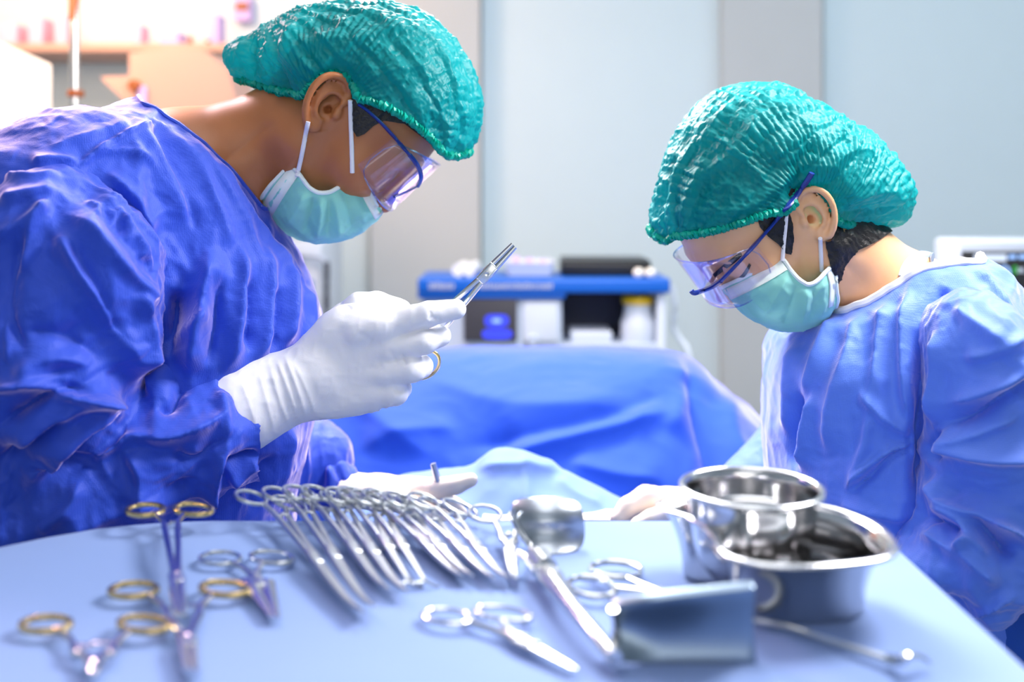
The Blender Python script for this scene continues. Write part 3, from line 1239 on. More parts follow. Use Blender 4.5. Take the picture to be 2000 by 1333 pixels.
# ---- goggles: wrapped clear lens, blue arm
def goggle(H, parent, xf, rb, z0f, z1f, temple_px, trees, back):
    g_rows = []
    nA, nZ = 33, 9
    for i in range(nA):
        a = -1 + 2 * i / (nA - 1)
        ang = a * math.radians(84)
        # superellipse wrap in the level plane of the head
        ca, sa = math.cos(ang), math.sin(ang)
        x = back + (xf - back) * (abs(ca) ** .55) * (1 if ca >= 0 else -1)
        y = rb * (abs(sa) ** .8) * (1 if sa >= 0 else -1)
        r = []
        k = abs(a)
        zt = z1f * (1 - .38 * k ** 3)
        zb = z0f * (1 - .45 * k ** 3)
        for j in range(nZ):
            z = zb + (zt - zb) * j / (nZ - 1)
            r.append(H.w(x - .12 * (z - 10) * (1 - k), y, z))
        g_rows.append(r)
    V = np.array(g_rows).reshape(-1, 3)
    Fc = [(i * nZ + j, (i + 1) * nZ + j, (i + 1) * nZ + j + 1, i * nZ + j + 1) for i in range(nA - 1) for j in range(nZ - 1)]
    root = mkmesh('goggles', V, Fc, M['lens'], parent)
    md = root.modifiers.new('thick', 'SOLIDIFY')
    md.thickness = .0012
    g = np.array(g_rows)
    rim = np.concatenate([g[:, 0], g[::-1, -1]])
    MB().tube(smooth_line(rim, 2), .0009, 6, closed=True).build('lens_rim', M['lens_edge'], root)
    return root, g


gog, gg = goggle(HM, man, 117, 74, -20, 54, None, [TB], 44)
lensT = BVHTree.FromPolygons([tuple(v) for v in gg.reshape(-1, 3)], [(i * 9 + j, (i + 1) * 9 + j, (i + 1) * 9 + j + 1, i * 9 + j + 1) for i in range(32) for j in range(8)])
arm = on_line([TB, TC, lensT], [(700, 204), (715, 214), (740, 236), (770, 268), (800, 303)], .004, default=MY - .08)
MB().tube(arm, .0029, 8, flat=.6).build('goggle_arm', M['frame_blue'], gog)
fr = on_line([lensT], [(800, 303), (812, 318), (821, 335), (822, 350), (816, 363)], .003, default=MY - .06)
MB().tube(fr, .0026, 8).build('goggle_frame', M['frame_blue'], gog)
fr = [HM.w(124 - 2, y, -29) for y in (40, 25, 8, -10, -28)]
fr[0] = fr_end = np.array(on_line([lensT], [(816, 363), (812, 366)], .003, default=MY - .06)[0])
MB().tube(cr([on_line([lensT], [(816, 363), (800, 372), (770, 385)], .0025, default=MY - .05)[i] for i in (0, 6, -1)], 4), .0014, 8).build('goggle_lower_rim', M['frame_blue'], gog)

# ---- gown body
gown_out = [(262, 205), (300, 183), (350, 196), (430, 268), (505, 350), (532, 405), (560, 470), (592, 540), (612, 600), (616, 680), (606, 790), (590, 870), (566, 960), (556, 1100), (560, 1500),
            (560, 1900), (100, 1950), (-330, 1900), (-330, 1300), (-330, 800), (-260, 560), (-150, 430), (-60, 362), (0, 326), (60, 293), (110, 268), (200, 232)]
def wid_gown(gx, gz):
    return 0.165 + 0 * gx


def gown_fn(G):
    f = puff(G, gown_out, MY, wid_gown, 0.12, soft=.02)
    # far shoulder and far arm
    f = smin(f, chain(G, [P(200, 370, MY + .15), P(330, 700, MY + .24), P(600, 905, MY + .15)], [.085, .075, .055], .04), .04)
    # near shoulder
    f = smin(f, cone(G, P(120, 400, MY - .12), P(60, 480, MY - .16), .085, .08), .06)
    return f


VG, FG = sculpt(gown_fn, P(-300, 1700, MY) - [0, .32, 0], P(760, 150, MY) + [0, .34, 0], 0.0056, 6)
ncut = [(276, 205), (300, 222), (340, 250), (380, 284), (420, 320), (465, 362), (503, 398), (512, 412), (700, 300), (500, 60), (250, 60)]
VG, FG = keep(VG, FG, cut_poly(ncut, False, 4, False), 4)


def crumple(V, N, scale, amp, seed, stretch=(1, 1, 1)):
    p = V * np.array(stretch) / scale + seed
    w = np.stack([vnoise(p * .6 + 40), vnoise(p * .6 + 80), vnoise(p * .6 + 120)], 1)
    return amp * fbm(p + .9 * w, 3, True)


VG, FG = refine(VG, FG)
VG = laplace(VG, FG, 2)
N = normals(VG, FG)
q = topx(VG)
near = np.clip((MY + .02 - VG[:, 1]) / .04, 0, 1)
fspec = [
    # fan of soft folds running down from the collar
    ([(300, 235), (370, 330), (420, 430), (450, 520)], .007, 14, 30), ([(345, 262), (420, 370), (480, 470), (500, 560)], .006, 12, 26),
    ([(250, 235), (310, 320), (370, 450)], .006, 18, 26), ([(400, 320), (460, 400), (520, 480), (560, 560)], .006, 10, 22),
    ([(430, 350), (500, 430), (555, 500)], -.005, 12, 12), ([(280, 225), (350, 370), (390, 470)], -.005, 14, 14),
    # chest, long folds hanging from the breast
    ([(400, 480), (388, 560), (372, 660), (366, 740)], .012, 12, 34), ([(452, 470), (462, 560), (450, 660), (430, 740)], .009, 9, 24),
    ([(500, 480), (515, 570), (505, 650), (480, 720)], .009, 10, 26), ([(545, 520), (552, 600), (545, 680)], .008, 9, 20), ([(580, 560), (590, 620), (580, 690)], .007, 8, 16),
    ([(425, 540), (418, 640), (400, 720)], -.008, 12, 10), ([(480, 540), (482, 620), (470, 690)], -.008, 12, 10), ([(530, 560), (532, 640), (515, 700)], -.007, 10, 8),
    ([(352, 560), (345, 620), (330, 700)], -.016, 18, 14), ([(400, 600), (360, 640), (320, 690)], .009, 8, 22),
    # shoulder seam and yoke
    ([(322, 244), (250, 268), (200, 290), (165, 318), (150, 345)], .0045, 4, 5), ([(180, 300), (240, 300), (300, 330)], .004, 6, 9),
    ([(60, 330), (120, 320), (160, 318)], .006, 8, 14), ([(200, 330), (260, 400), (300, 470)], .006, 8, 20), ([(90, 300), (180, 270), (260, 250)], .004, 10, 14),
    # skirt below
    ([(560, 820), (540, 900), (520, 980)], .008, 10, 18), ([(530, 880), (500, 930), (480, 1000)], -.006, 9, 9),
]
d = 1.7 * folds(q, fspec) * near + crumple(VG, N, .075, .0042, 3.1, (1, 1, .55)) + crumple(VG, N, .028, .0009, 9.7)
VG = laplace(VG + N * d[:, None], FG, 1, .3)
gown = mkmesh('surgical_gown', VG, FG, M['gown_dark'], man)
TG = bvh(VG, FG)
boundary_tube(VG, FG, .0030, 'collar_binding', M['gown_dark'], gown, which='high', it=12)

# ---- near sleeve: upper arm and forearm in one
up_out = [(60, 330), (120, 305), (170, 330), (235, 395), (292, 455), (306, 482), (303, 540), (292, 610), (276, 690), (262, 770), (230, 860), (60, 900), (-150, 900), (-240, 700), (-200, 480), (-60, 370)]
fo_out = [(352, 716), (395, 722), (432, 730), (500, 745), (560, 800), (580, 860), (550, 905), (500, 925), (455, 945), (420, 965), (398, 985), (330, 1030), (200, 1090), (0, 1130), (-180, 1130), (-200, 900), (-80, 770), (20, 748), (120, 770), (200, 792), (270, 772), (320, 735)]


def fo_Y(x, y):
    return 0.93 + 0.00016 * max(x, -100)


def sleeve_fn(G):
    f = puff(G, up_out, lambda x, y: .955 - .00005 * (y - 300), .085, .075, soft=.012)
    g = puff(G, fo_out, fo_Y, .080, .062, soft=.008)
    return smin(f, g, .012)


VS, FS = sculpt(sleeve_fn, P(-230, 1180, .90) - [.01, .09, 0], P(560, 270, 1.08) + [.0, .02, 0], 0.0045, 4)
# open the cuff
ccut = [(418, 722), (446, 746), (480, 792), (503, 832), (514, 862), (512, 890), (500, 912), (520, 960), (700, 960), (700, 640), (418, 640)]
VS, FS = keep(VS, FS, cut_poly(ccut, False, 4, False), 4)
VS, FS = refine(VS, FS)
VS = laplace(VS, FS, 2)
N = normals(VS, FS)
q = topx(VS)
fspec = [
    # upper arm
    ([(90, 440), (150, 530), (215, 640), (262, 750)], .014, 14, 40), ([(150, 350), (200, 400), (250, 440), (305, 490)], .004, 4, 5), ([(170, 380), (235, 450), (290, 520)], .008, 9, 22),
    ([(120, 420), (200, 500), (270, 570), (295, 600)], .010, 12, 30), ([(130, 470), (190, 580), (240, 690)], -.010, 22, 14), ([(250, 560), (262, 640), (255, 740)], .010, 10, 20),
    ([(60, 440), (30, 520), (24, 620), (60, 700)], -.006, 10, 12), ([(100, 390), (60, 450), (40, 540)], .007, 9, 20), ([(0, 400), (60, 390), (110, 380)], .006, 8, 18), ([(-10, 470), (50, 440), (95, 400)], .006, 9, 16),
    ([(0, 350), (70, 355), (120, 345)], .005, 8, 12), ([(35, 500), (28, 560), (20, 640), (25, 720)], .003, 3, 4), ([(40, 640), (130, 660), (200, 700)], -.006, 18, 18), ([(30, 740), (100, 700), (190, 720)], .007, 18, 26),
    ([(160, 400), (180, 420), (178, 440)], .004, 6, 6), ([(190, 420), (212, 440), (206, 462)], .004, 6, 6), ([(220, 440), (240, 465), (232, 486)], .004, 6, 6), ([(245, 470), (262, 492), (258, 510)], .004, 6, 6), ([(265, 495), (280, 515), (276, 530)], .003, 5, 5),
    # elbow: folds crossing between upper arm and forearm
    ([(-20, 770), (60, 752), (140, 772), (220, 790)], .014, 9, 18), ([(0, 830), (60, 790), (120, 760), (180, 770)], -.014, 9, 12), ([(20, 880), (90, 830), (160, 790), (240, 782)], .012, 10, 26),
    ([(0, 900), (80, 850), (130, 812)], -.010, 9, 12), ([(40, 960), (110, 880), (180, 830), (260, 800)], .010, 12, 28), ([(110, 900), (170, 850), (240, 800)], -.008, 10, 10),
    # forearm
    ([(280, 770), (320, 745), (350, 720)], .010, 10, 16), ([(270, 860), (330, 858), (400, 840), (440, 806)], .012, 8, 24), ([(300, 800), (340, 790), (362, 740)], -.010, 12, 12), ([(180, 900), (240, 868), (300, 850)], .009, 10, 20),
    ([(330, 880), (380, 900), (420, 870), (460, 850)], -.008, 14, 12), ([(420, 760), (438, 820), (440, 900)], .006, 12, 22), ([(250, 880), (270, 940), (260, 1010)], .007, 12, 26), ([(160, 930), (130, 990), (60, 1040)], .007, 12, 24),
    ([(396, 975), (420, 925), (436, 900), (445, 918)], .012, 7, 12), ([(430, 900), (470, 905), (508, 880)], -.012, 9, 9), ([(440, 935), (480, 915), (508, 895)], .009, 7, 10), ([(200, 1000), (300, 960), (390, 930)], -.006, 20, 20), ([(100, 1050), (220, 1000), (330, 960)], .006, 18, 24),
    ([(380, 735), (410, 745), (432, 742)], .008, 6, 12),
]
fr = np.clip((1.02 - VS[:, 1]) / .06, 0, 1)
d = 1.6 * folds(q, fspec) * fr + crumple(VS, N, .065, .0042, 21.3) + crumple(VS, N, .024, .0009, 5.5)
VS = laplace(VS + N * d[:, None], FS, 1, .3)
mkmesh('sleeve', VS, FS, M['gown_dark'], gown)
TS = bvh(VS, FS)
boundary_tube(VS, FS, .0014, 'cuff_hem', M['gown_dark'], gown, it=4)

# ---- far cuff of the other arm
def wavy_cuff(pts, rad, name, mat, parent, lo, hi, spec, h=.004):
    V, Fc = sculpt(lambda G: chain(G, pts, rad, .02), lo, hi, h, 3)
    N = normals(V, Fc)
    d = folds(topx(V), spec) + crumple(V, N, .05, .003, 2.2)
    V = V + N * d[:, None]
    return mkmesh(name, V, Fc, mat, parent)


wavy_cuff([P(500, 880, 1.30), P(600, 925, 1.27), P(655, 945, 1.25), P(690, 955, 1.24)], [.05, .034, .030, .018], 'sleeve', M['gown_dark'], gown, P(440, 1060, 1.30) - [0, .1, 0], P(740, 820, 1.30) + [0, .1, 0],
          [([(620, 900), (622, 940), (615, 980)], .010, 8, 12), ([(655, 905), (665, 940), (660, 975)], .009, 7, 12), ([(640, 905), (645, 940), (640, 975)], -.010, 7, 7), ([(600, 905), (600, 950), (590, 990)], -.008, 8, 8), ([(690, 915), (700, 940), (690, 960)], .006, 6, 8)])

# ---- gloves
def glove(name, parts, lo, hi, h, mat, parent, spec=(), extra=None, it=2, amp=.0004):
    def fn(G):
        f = None
        for p in parts:
            c = p(G)
            f = c if f is None else smin(f, c[0], c[1]) if isinstance(c, tuple) else smin(f, c, .006)
        return f
    V, Fc = sculpt(fn, lo, hi, h, it, True)
    N = normals(V, Fc)
    d = folds(topx(V), spec) * np.clip(-N[:, 1] * 3 + .3, 0, 1) + amp * fbm(V * 55, 2, True)
    V = V + N * d[:, None]
    return V, Fc, mkmesh(name, V, Fc, mat, parent)


HY0 = 1.0
palm = [(560, 690), (600, 648), (640, 607), (680, 594), (725, 596), (765, 618), (793, 655), (797, 700), (790, 745), (765, 785), (720, 806), (670, 816), (610, 818), (570, 800), (545, 755), (545, 715)]
ch = lambda pts, rad, k=.003: (lambda G: (chain(G, [P(*p) for p in pts], rad, .003), k))
hand_parts = [
    lambda G: puff(G, palm, HY0, .019, .019, soft=.003),
    lambda G: (chain(G, [P(380, 840, .985), P(470, 800, .99), P(545, 764, 1.0), P(620, 735, 1.0)], [.040, .0385, .0335, .030], .02, (1, 1.12, 1)), .012),
    ch([(690, 640, 1.004), (765, 634, .991), (836, 614, .984), (891, 605, .986)], [.018, .0150, .0125, .0100], .008),
    ch([(690, 690, 1.004), (765, 682, .990), (832, 669, .982), (860, 657, .992), (850, 650, 1.014)], [.018, .0138, .0114, .0098, .009]),
    ch([(680, 735, 1.004), (755, 728, .991), (806, 722, .984), (822, 716, .998), (808, 700, 1.018)], [.018, .0150, .0130, .0115, .0100]),
    ch([(660, 765, 1.006), (732, 768, .996), (772, 768, .990), (782, 760, 1.006), (768, 745, 1.02)], [.018, .0150, .0125, .0105, .0095]),
    ch([(610, 690, 1.015), (668, 622, 1.024), (700, 594, 1.026), (738, 590, 1.028), (785, 604, 1.024)], [.016, .014, .0118, .0108, .0095], .0025),
    lambda G: (chain(G, [P(700, 650, .985), P(740, 640, .984)], [.009, .010], .004), .012),
]
wr = [([(556, 694), (575, 745), (590, 790), (596, 818)], .0022, 5, 8), ([(540, 702), (562, 760), (580, 815)], .0018, 4, 7), ([(526, 712), (545, 780), (566, 836)], .0014, 4, 7), ([(505, 725), (522, 790), (536, 846)], .0010, 5, 7), ([(470, 740), (490, 800), (505, 850)], .0010, 6, 8),
      ([(575, 712), (600, 765), (615, 810)], .0012, 4, 7), ([(780, 690), (790, 704), (792, 716)], -.0022, 4, 4), ([(768, 756), (775, 762), (790, 764)], -.0018, 3, 3),
      ([(838, 606), (842, 618), (836, 626)], -.0013, 3, 3), ([(842, 618), (852, 624), (862, 626)], -.0012, 3, 3), ([(830, 622), (840, 628)], .0010, 3, 3),
      ([(688, 606), (676, 596), (660, 590)], -.0016, 4, 5), ([(690, 610), (720, 607), (750, 604)], -.0015, 3, 4),
      ([(700, 648), (715, 660), (730, 668)], -.0012, 10, 10), ([(715, 716), (735, 720), (750, 712)], -.0016, 9, 9), ([(757, 680), (770, 700), (778, 716)], -.0012, 5, 5),
      ([(720, 806), (735, 800), (745, 802)], .0016, 3, 3), ([(748, 798), (760, 792), (768, 788)], .0016, 3, 3)]
VL, FL, gl = glove('glove', hand_parts, P(350, 900, 1.0) - [0, .06, 0], P(925, 545, 1.0) + [0, .06, 0], .0016, M['glove'], man, wr)

# the other hand, reaching over the patient
fh = [
    lambda G: chain(G, [P(650, 950, 1.25), P(740, 962, 1.24), P(800, 962, 1.23)], [.024, .025, .022], .01, (1, .9, 1.25)),
    ch([(790, 958, 1.225), (850, 955, 1.205), (890, 948, 1.20), (920, 938, 1.20)], [.017, .0125, .011, .0085], .006),
    ch([(790, 968, 1.225), (850, 972, 1.21), (880, 985, 1.21), (900, 1005, 1.215)], [.016, .0115, .010, .009], .006),
    ch([(770, 965, 1.25), (830, 968, 1.255), (868, 976, 1.25), (895, 990, 1.25)], [.015, .012, .010, .009], .006),
    ch([(740, 968, 1.26), (800, 985, 1.28), (835, 1005, 1.28), (850, 1020, 1.27)], [.015, .012, .010, .009], .006),
    ch([(740, 965, 1.215), (790, 985, 1.19), (830, 1000, 1.185), (866, 1010, 1.19)], [.016, .012, .0105, .009], .006),
]
glove('glove', fh, P(600, 1060, 1.24) - [0, .1, 0], P(950, 900, 1.24) + [0, .1, 0], .003, M['glove_warm'], man, [([(780, 945), (790, 960), (785, 975)], .0015, 6, 8)])

# legs under the gown
def legs(cx, cy, parent, sign, foot):
    for s in (-1, 1):
        mb = MB()
        mb.tube(cr([(cx, cy + s * .10, .95), (cx, cy + s * .10, .55), (cx + .01 * sign, cy + s * .10, .12)], 6), np.linspace(.085, .06, 13), 14)
        mb.build('trouser_leg', M['trouser'], parent)
        mb = MB()
        mb.rings([[(cx + sign * (-.06 + .26 * (k / 7) + 0), cy + s * .10 + r * math.cos(t) * .048, max(0.002, .035 + r * math.sin(t) * .035 * (1 if k < 4 else .8))) for t in np.linspace(0, 2 * np.pi, 14, endpoint=False)]
                  for k, r in enumerate((.3, .85, 1, 1, 1, 1, .85, .35))])
        mb.build('shoe', M['shoe'], parent)


legs(-.38, MY + .02, man, 1, 0)
# ================================================================== the woman across the table
WY = 1.10
woman = thing('person', 'person in lighter blue gown with white collar, head bowed, beside the steel bowls', 'person', (0.50, WY, 0))
HW = Head((0.2894, WY, ZC - 0.0265), -1, 43, 15, 0.99)
neck_w = ([HW.w(-22, 0, -18), P(1612, 480, 1.10), P(1680, 530, 1.10), P(1745, 590, 1.10), P(1800, 700, 1.12)], [0.055, 0.052, 0.048, 0.043, 0.055])
sh_w = [(P(1760, 610, 1.11), P(1830, 700, 1.07), .042, .03), (P(1755, 610, 1.12), P(1730, 680, 1.18), .048, .03), (P(1790, 660, 1.12), P(1790, 860, 1.13), .065, .08)]
VB2, FB2 = skin_body(HW, True, neck_w, sh_w, (22, (-2, 1), .86))
q = topx(VB2)
VB2 = VB2 + normals(VB2, FB2) * folds(q, [([(1612, 500), (1640, 560), (1650, 600)], 0.003, 10, 14), ([(1640, 500), (1690, 560)], -.002, 12, 12), ([(1680, 590), (1740, 570), (1790, 545)], .003, 10, 8)])[:, None] * (VB2[:, 1] < WY)[:, None]
mkmesh('body', VB2, FB2, M['skin_woman'], woman)
TB2 = bvh(VB2, FB2)


VH, FH = VB2 + (0.0028 + .0010 * np.clip((HW.loc(VB2)[:, 2] - 48) / 40, 0, 1))[:, None] * normals(VB2, FB2), FB2
hpx = [(1325, 468), (1420, 444), (1478, 426), (1486, 446), (1500, 462), (1520, 478), (1535, 496), (1546, 498), (1551, 470), (1548, 436), (1540, 402), (1550, 376), (1578, 362), (1606, 374), (1622, 410), (1620, 450), (1612, 474), (1622, 520), (1634, 556), (1644, 548), (1652, 520), (1676, 490), (1716, 470), (1790, 420), (1800, 100), (1260, 100)]
VH, FH = keep(VH, FH, cut_poly(hpx, True, 4, False))
VH, FH = keep(VH, FH, lambda V: np.where(np.abs(HW.loc(V)[:, 1]) > 60, (head_field(list(HW.loc(V).T)) - 8.5) * .001, -.01) * (HW.loc(V)[:, 2] > -38) - (HW.loc(V)[:, 2] <= -38), 0)
VH = VH + normals(VH, FH) * (0.0014 * vnoise(HW.loc(VH) * np.array([.5, .5, .12])))[:, None]
mkmesh('hair', VH, FH, M['hair'], woman)
strip([TB2], [(1392, 536), (1412, 518), (1432, 503), (1446, 493)], [(1396, 543), (1418, 526), (1440, 510), (1450, 498)], .0012, 'eyebrow', M['hair'], woman, n=5)
strip([TB2], [(1428, 553), (1440, 545), (1452, 533), (1463, 515)], [(1431, 557), (1444, 550), (1458, 537), (1467, 518)], .0016, 'eyelashes', M['hair'], woman, n=5)

cap_out = [(1272, 436), (1278, 404), (1288, 352), (1306, 296), (1338, 238), (1385, 190), (1440, 168), (1500, 164), (1560, 184), (1622, 220), (1682, 254), (1738, 304), (1773, 345), (1782, 388), (1768, 426), (1738, 446),
           (1702, 450), (1664, 452), (1625, 490), (1560, 540), (1440, 560), (1340, 540), (1290, 490)]


def wid_cap2(gx, gz):
    px = 1000 + gx / WY * F
    return 0.058 + (0.090 - 0.058) / (1 + np.exp((px - 1690) / 30))


VC2, FC2 = sculpt(lambda G: puff(G, cap_out, WY, wid_cap2, 0.085, soft=.010), P(1250, 590, WY) - [0, .12, 0], P(1800, 140, WY) + [0, .12, 0], 0.0021, 4)
cap_cut = [(1240, 440), (1268, 440), (1285, 462), (1303, 472), (1318, 462), (1345, 460), (1380, 455), (1420, 446), (1460, 432), (1495, 419), (1530, 416), (1551, 402), (1560, 378), (1582, 366), (1608, 374), (1626, 398), (1630, 428), (1642, 438), (1668, 442), (1702, 452), (1742, 456), (1840, 440), (1840, 100), (1240, 100)]
VC2, FC2 = keep(VC2, FC2, cut_poly(cap_cut, True, 4, False))
VC2, FC2 = refine(VC2, FC2)
VC2 = laplace(VC2, FC2, 2)
N = normals(VC2, FC2)
d = cap_wrinkle(VC2, N, HW, 60, .0024, .0018)
q = topx(VC2)
d += folds(q, [([(1300, 460), (1330, 330), (1400, 240), (1450, 180)], .005, 9, 16), ([(1290, 430), (1320, 320), (1380, 220)], -.004, 8, 8), ([(1330, 440), (1360, 360), (1440, 290), (1500, 200)], .006, 9, 20),
               ([(1590, 370), (1610, 340), (1660, 300), (1720, 300)], .006, 9, 22), ([(1580, 350), (1560, 320), (1600, 280)], -.008, 16, 14), ([(1620, 400), (1680, 380), (1760, 370)], .005, 10, 16), ([(1620, 420), (1700, 410), (1770, 400)], -.004, 9, 9), ([(1545, 400), (1558, 380), (1580, 372), (1604, 384), (1616, 412)], -.012, 20, 20),
               ([(1400, 430), (1470, 400), (1560, 340)], .004, 9, 18)])
VC2 = laplace(VC2 + N * d[:, None], FC2, 1, .25)
cap2 = mkmesh('surgical_cap', VC2, FC2, M['cap'], woman)
TC2 = bvh(VC2, FC2)
band(VC2, FC2, .0038, cap2, M['cap_band'], 2, .0010)

mask_out = [(1412, 566), (1432, 590), (1455, 616), (1492, 637), (1545, 648), (1592, 634), (1622, 606), (1634, 575), (1640, 540), (1610, 470), (1540, 430), (1470, 480), (1425, 530)]
VK, FK = sculpt(lambda G: puff(G, mask_out, lambda x, y: WY - .022 + (x - 1530) * .00010, .066, .070, soft=.006), P(1390, 680, WY) - [0, .12, 0], P(1660, 410, WY) + [0, .1, 0], 0.0019, 4)
mask_cut = [(1400, 566), (1440, 550), (1480, 530), (1524, 503), (1532, 510), (1545, 530), (1560, 546), (1578, 558), (1594, 552), (1610, 534), (1626, 516), (1630, 540), (1634, 580), (1630, 620), (1560, 680), (1420, 650)]
VK, FK = keep(VK, FK, cut_poly(mask_cut, True, 4, False))
N = normals(VK, FK)
q = topx(VK)
d = folds(q, [([(1545, 535), (1520, 570), (1490, 620)], .003, 7, 12), ([(1560, 552), (1545, 600), (1530, 640)], -.003, 7, 9), ([(1574, 562), (1570, 600), (1560, 640)], .004, 6, 10), ([(1590, 560), (1590, 600), (1580, 632)], -.004, 7, 7), ([(1604, 545), (1608, 590), (1600, 622)], .002, 6, 8),
              ([(1530, 520), (1490, 560), (1460, 590)], .002, 7, 12)]) + .0010 * fbm(HW.loc(VK) * .06, 3, True)
VK = VK + N * d[:, None]
mask2 = mkmesh('face_mask', VK, FK, M['mask'], woman)
boundary_tube(VK, FK, .0024, 'mask_binding', M['mask_edge'], mask2)
TK2 = bvh(VK, FK)
strip([TK2], [(1414, 566), (1445, 552), (1482, 533), (1524, 507)], [(1428, 586), (1458, 572), (1496, 552), (1538, 527)], .0012, 'mask_edge_strip', M['mask_edge'], mask2, default=1.03)
strip([TK2], [(1614, 530), (1620, 560), (1618, 602)], [(1627, 522), (1633, 560), (1628, 598)], .0012, 'mask_edge_strip', M['mask_edge'], mask2, default=1.03)
for pts in ([(1537, 408), (1534, 440), (1531, 475), (1528, 510)], [(1602, 466), (1603, 490), (1605, 530)]):
    MB().tube(on_line([TB2, TK2], pts, .0022, default=1.02), .0022, 8).build('ear_loop', M['elastic'], mask2)

gog2, gg = goggle(HW, woman, 114, 72, -26, 36, None, [TB2], 44)
lensT2 = BVHTree.FromPolygons([tuple(v) for v in gg.reshape(-1, 3)], [(i * 9 + j, (i + 1) * 9 + j, (i + 1) * 9 + j + 1, i * 9 + j + 1) for i in range(32) for j in range(8)])
arm = on_line([TB2, TC2, lensT2], [(1586, 338), (1572, 360), (1548, 392), (1525, 420), (1482, 470), (1442, 514), (1408, 549)], .004, default=1.02)
MB().tube(arm, np.linspace(.0042, .0026, len(arm)), 8, flat=.6).build('goggle_arm', M['frame_blue'], gog2)
fr = on_line([lensT2], [(1408, 549), (1392, 560), (1372, 568), (1356, 573), (1350, 568)], .003, default=1.0)
MB().tube(fr, .0026, 8).build('goggle_frame', M['frame_blue'], gog2)

# ---- gown
gown_out = [(1612, 580), (1580, 612), (1545, 632), (1522, 655), (1511, 700), (1506, 780), (1506, 860), (1512, 940), (1535, 1050), (1550, 1300), (1560, 1900), (2350, 1900), (2350, 1120), (2250, 920), (2120, 760), (2020, 660), (1955, 590), (1915, 532), (1892, 496), (1840, 484), (1780, 490), (1720, 520), (1660, 555)]


def gown2_fn(G):
    f = puff(G, gown_out, 1.13, .163, .090, soft=.015)
    f = smin(f, chain(G, [P(1640, 700, 1.26), P(1600, 850, 1.33), P(1430, 985, 1.27)], [.07, .06, .036], .03), .03)
    f = smin(f, cone(G, P(1850, 625, 1.04), P(1920, 720, 1.0), .056, .058), .05)
    return f


VG2, FG2 = sculpt(gown2_fn, P(1380, 1700, 1.15) - [0, .30, 0], P(2260, 440, 1.15) + [0, .32, 0], 0.0056, 5)
ncut = [(1612, 588), (1628, 604), (1646, 614), (1668, 610), (1696, 598), (1730, 574), (1762, 548), (1800, 528), (1840, 517), (1880, 514), (1912, 522), (1912, 300), (1500, 300), (1560, 560)]
VG2, FG2 = keep(VG2, FG2, cut_poly(ncut, False, 4, False), 4)
VG2, FG2 = refine(VG2, FG2)
VG2 = laplace(VG2, FG2, 2)
N = normals(VG2, FG2)
q = topx(VG2)
near = np.clip((1.15 - VG2[:, 1]) / .04, 0, 1)
fspec = [
    ([(1690, 612), (1660, 700), (1630, 800), (1620, 900)], .007, 12, 26), ([(1740, 590), (1720, 690), (1700, 780)], .007, 12, 24), ([(1780, 560), (1770, 660), (1765, 760), (1772, 840)], .009, 9, 22),
    ([(1640, 620), (1600, 700), (1580, 780)], .006, 10, 22), ([(1560, 660), (1545, 760), (1540, 860)], .006, 10, 18), ([(1600, 760), (1590, 820), (1570, 920)], .008, 8, 14), ([(1570, 760), (1556, 840), (1552, 920)], -.009, 9, 7),
    ([(1790, 870), (1740, 890), (1700, 930), (1660, 960)], -.007, 6, 6), ([(1795, 860), (1740, 878), (1690, 915), (1650, 960)], .006, 4, 14), ([(1680, 760), (1720, 810), (1780, 850)], .007, 10, 16), ([(1700, 800), (1690, 870), (1660, 950)], .006, 10, 18),
    ([(1810, 640), (1796, 720), (1795, 820), (1800, 900), (1795, 980)], -.016, 14, 10), ([(1786, 660), (1780, 760), (1786, 860), (1790, 940)], .007, 6, 14), ([(1850, 560), (1830, 600), (1812, 640)], -.006, 12, 10),
    ([(1900, 530), (1940, 570), (1990, 640)], .005, 6, 12), ([(1890, 560), (1930, 610), (2000, 680)], .005, 10, 18), ([(1640, 980), (1700, 1000), (1780, 1010)], .006, 10, 20), ([(1560, 660), (1700, 640), (1800, 600)], .003, 20, 30),
]
d = 1.75 * folds(q, fspec) * near + crumple(VG2, N, .08, .0032, 6.1, (1, 1, .55)) + crumple(VG2, N, .03, .0007, 2.7)
VG2 = laplace(VG2 + N * d[:, None], FG2, 1, .3)
gown2 = mkmesh('surgical_gown', VG2, FG2, M['gown_light'], woman)
TG2 = bvh(VG2, FG2)
boundary_tube(VG2, FG2, .0052, 'collar_binding', M['binding'], gown2, which='high', it=14, flat=1.0)
kn = [(1905, 524), (1922, 512), (1934, 520), (1924, 534), (1912, 530), (1918, 542), (1922, 556)]
MB().tube(cr([P(x, y, 1.055 + .002 * i) for i, (x, y) in enumerate(kn)], 5), .0046, 8).build('neck_tie', M['binding'], gown2)

up_out = [(1806, 650), (1820, 608), (1862, 578), (1915, 572), (1965, 606), (2025, 680), (2110, 820), (2170, 1060), (2060, 1120), (1930, 1060), (1850, 960), (1822, 880), (1812, 780)]
fo_out = [(1815, 890), (1850, 868), (1920, 862), (2010, 880), (2150, 980), (2180, 1150), (2110, 1215), (2030, 1190), (1988, 1168), (1960, 1186), (1908, 1214), (1860, 1172), (1800, 1136), (1746, 1096), (1768, 1062), (1796, 1020), (1812, 950)]
VS2, FS2 = sculpt(lambda G: smin(puff(G, up_out, .95, .070, .050, soft=.010), puff(G, fo_out, lambda x, y: .95 - .0001 * (y - 1000), .068, .055, soft=.008), .012),
                  P(1700, 1260, 1.0) - [0, .17, 0], P(2200, 520, 1.0) + [0, .1, 0], 0.0045, 4)
VS2, FS2 = refine(VS2, FS2)
VS2 = laplace(VS2, FS2, 2)
N = normals(VS2, FS2)
q = topx(VS2)
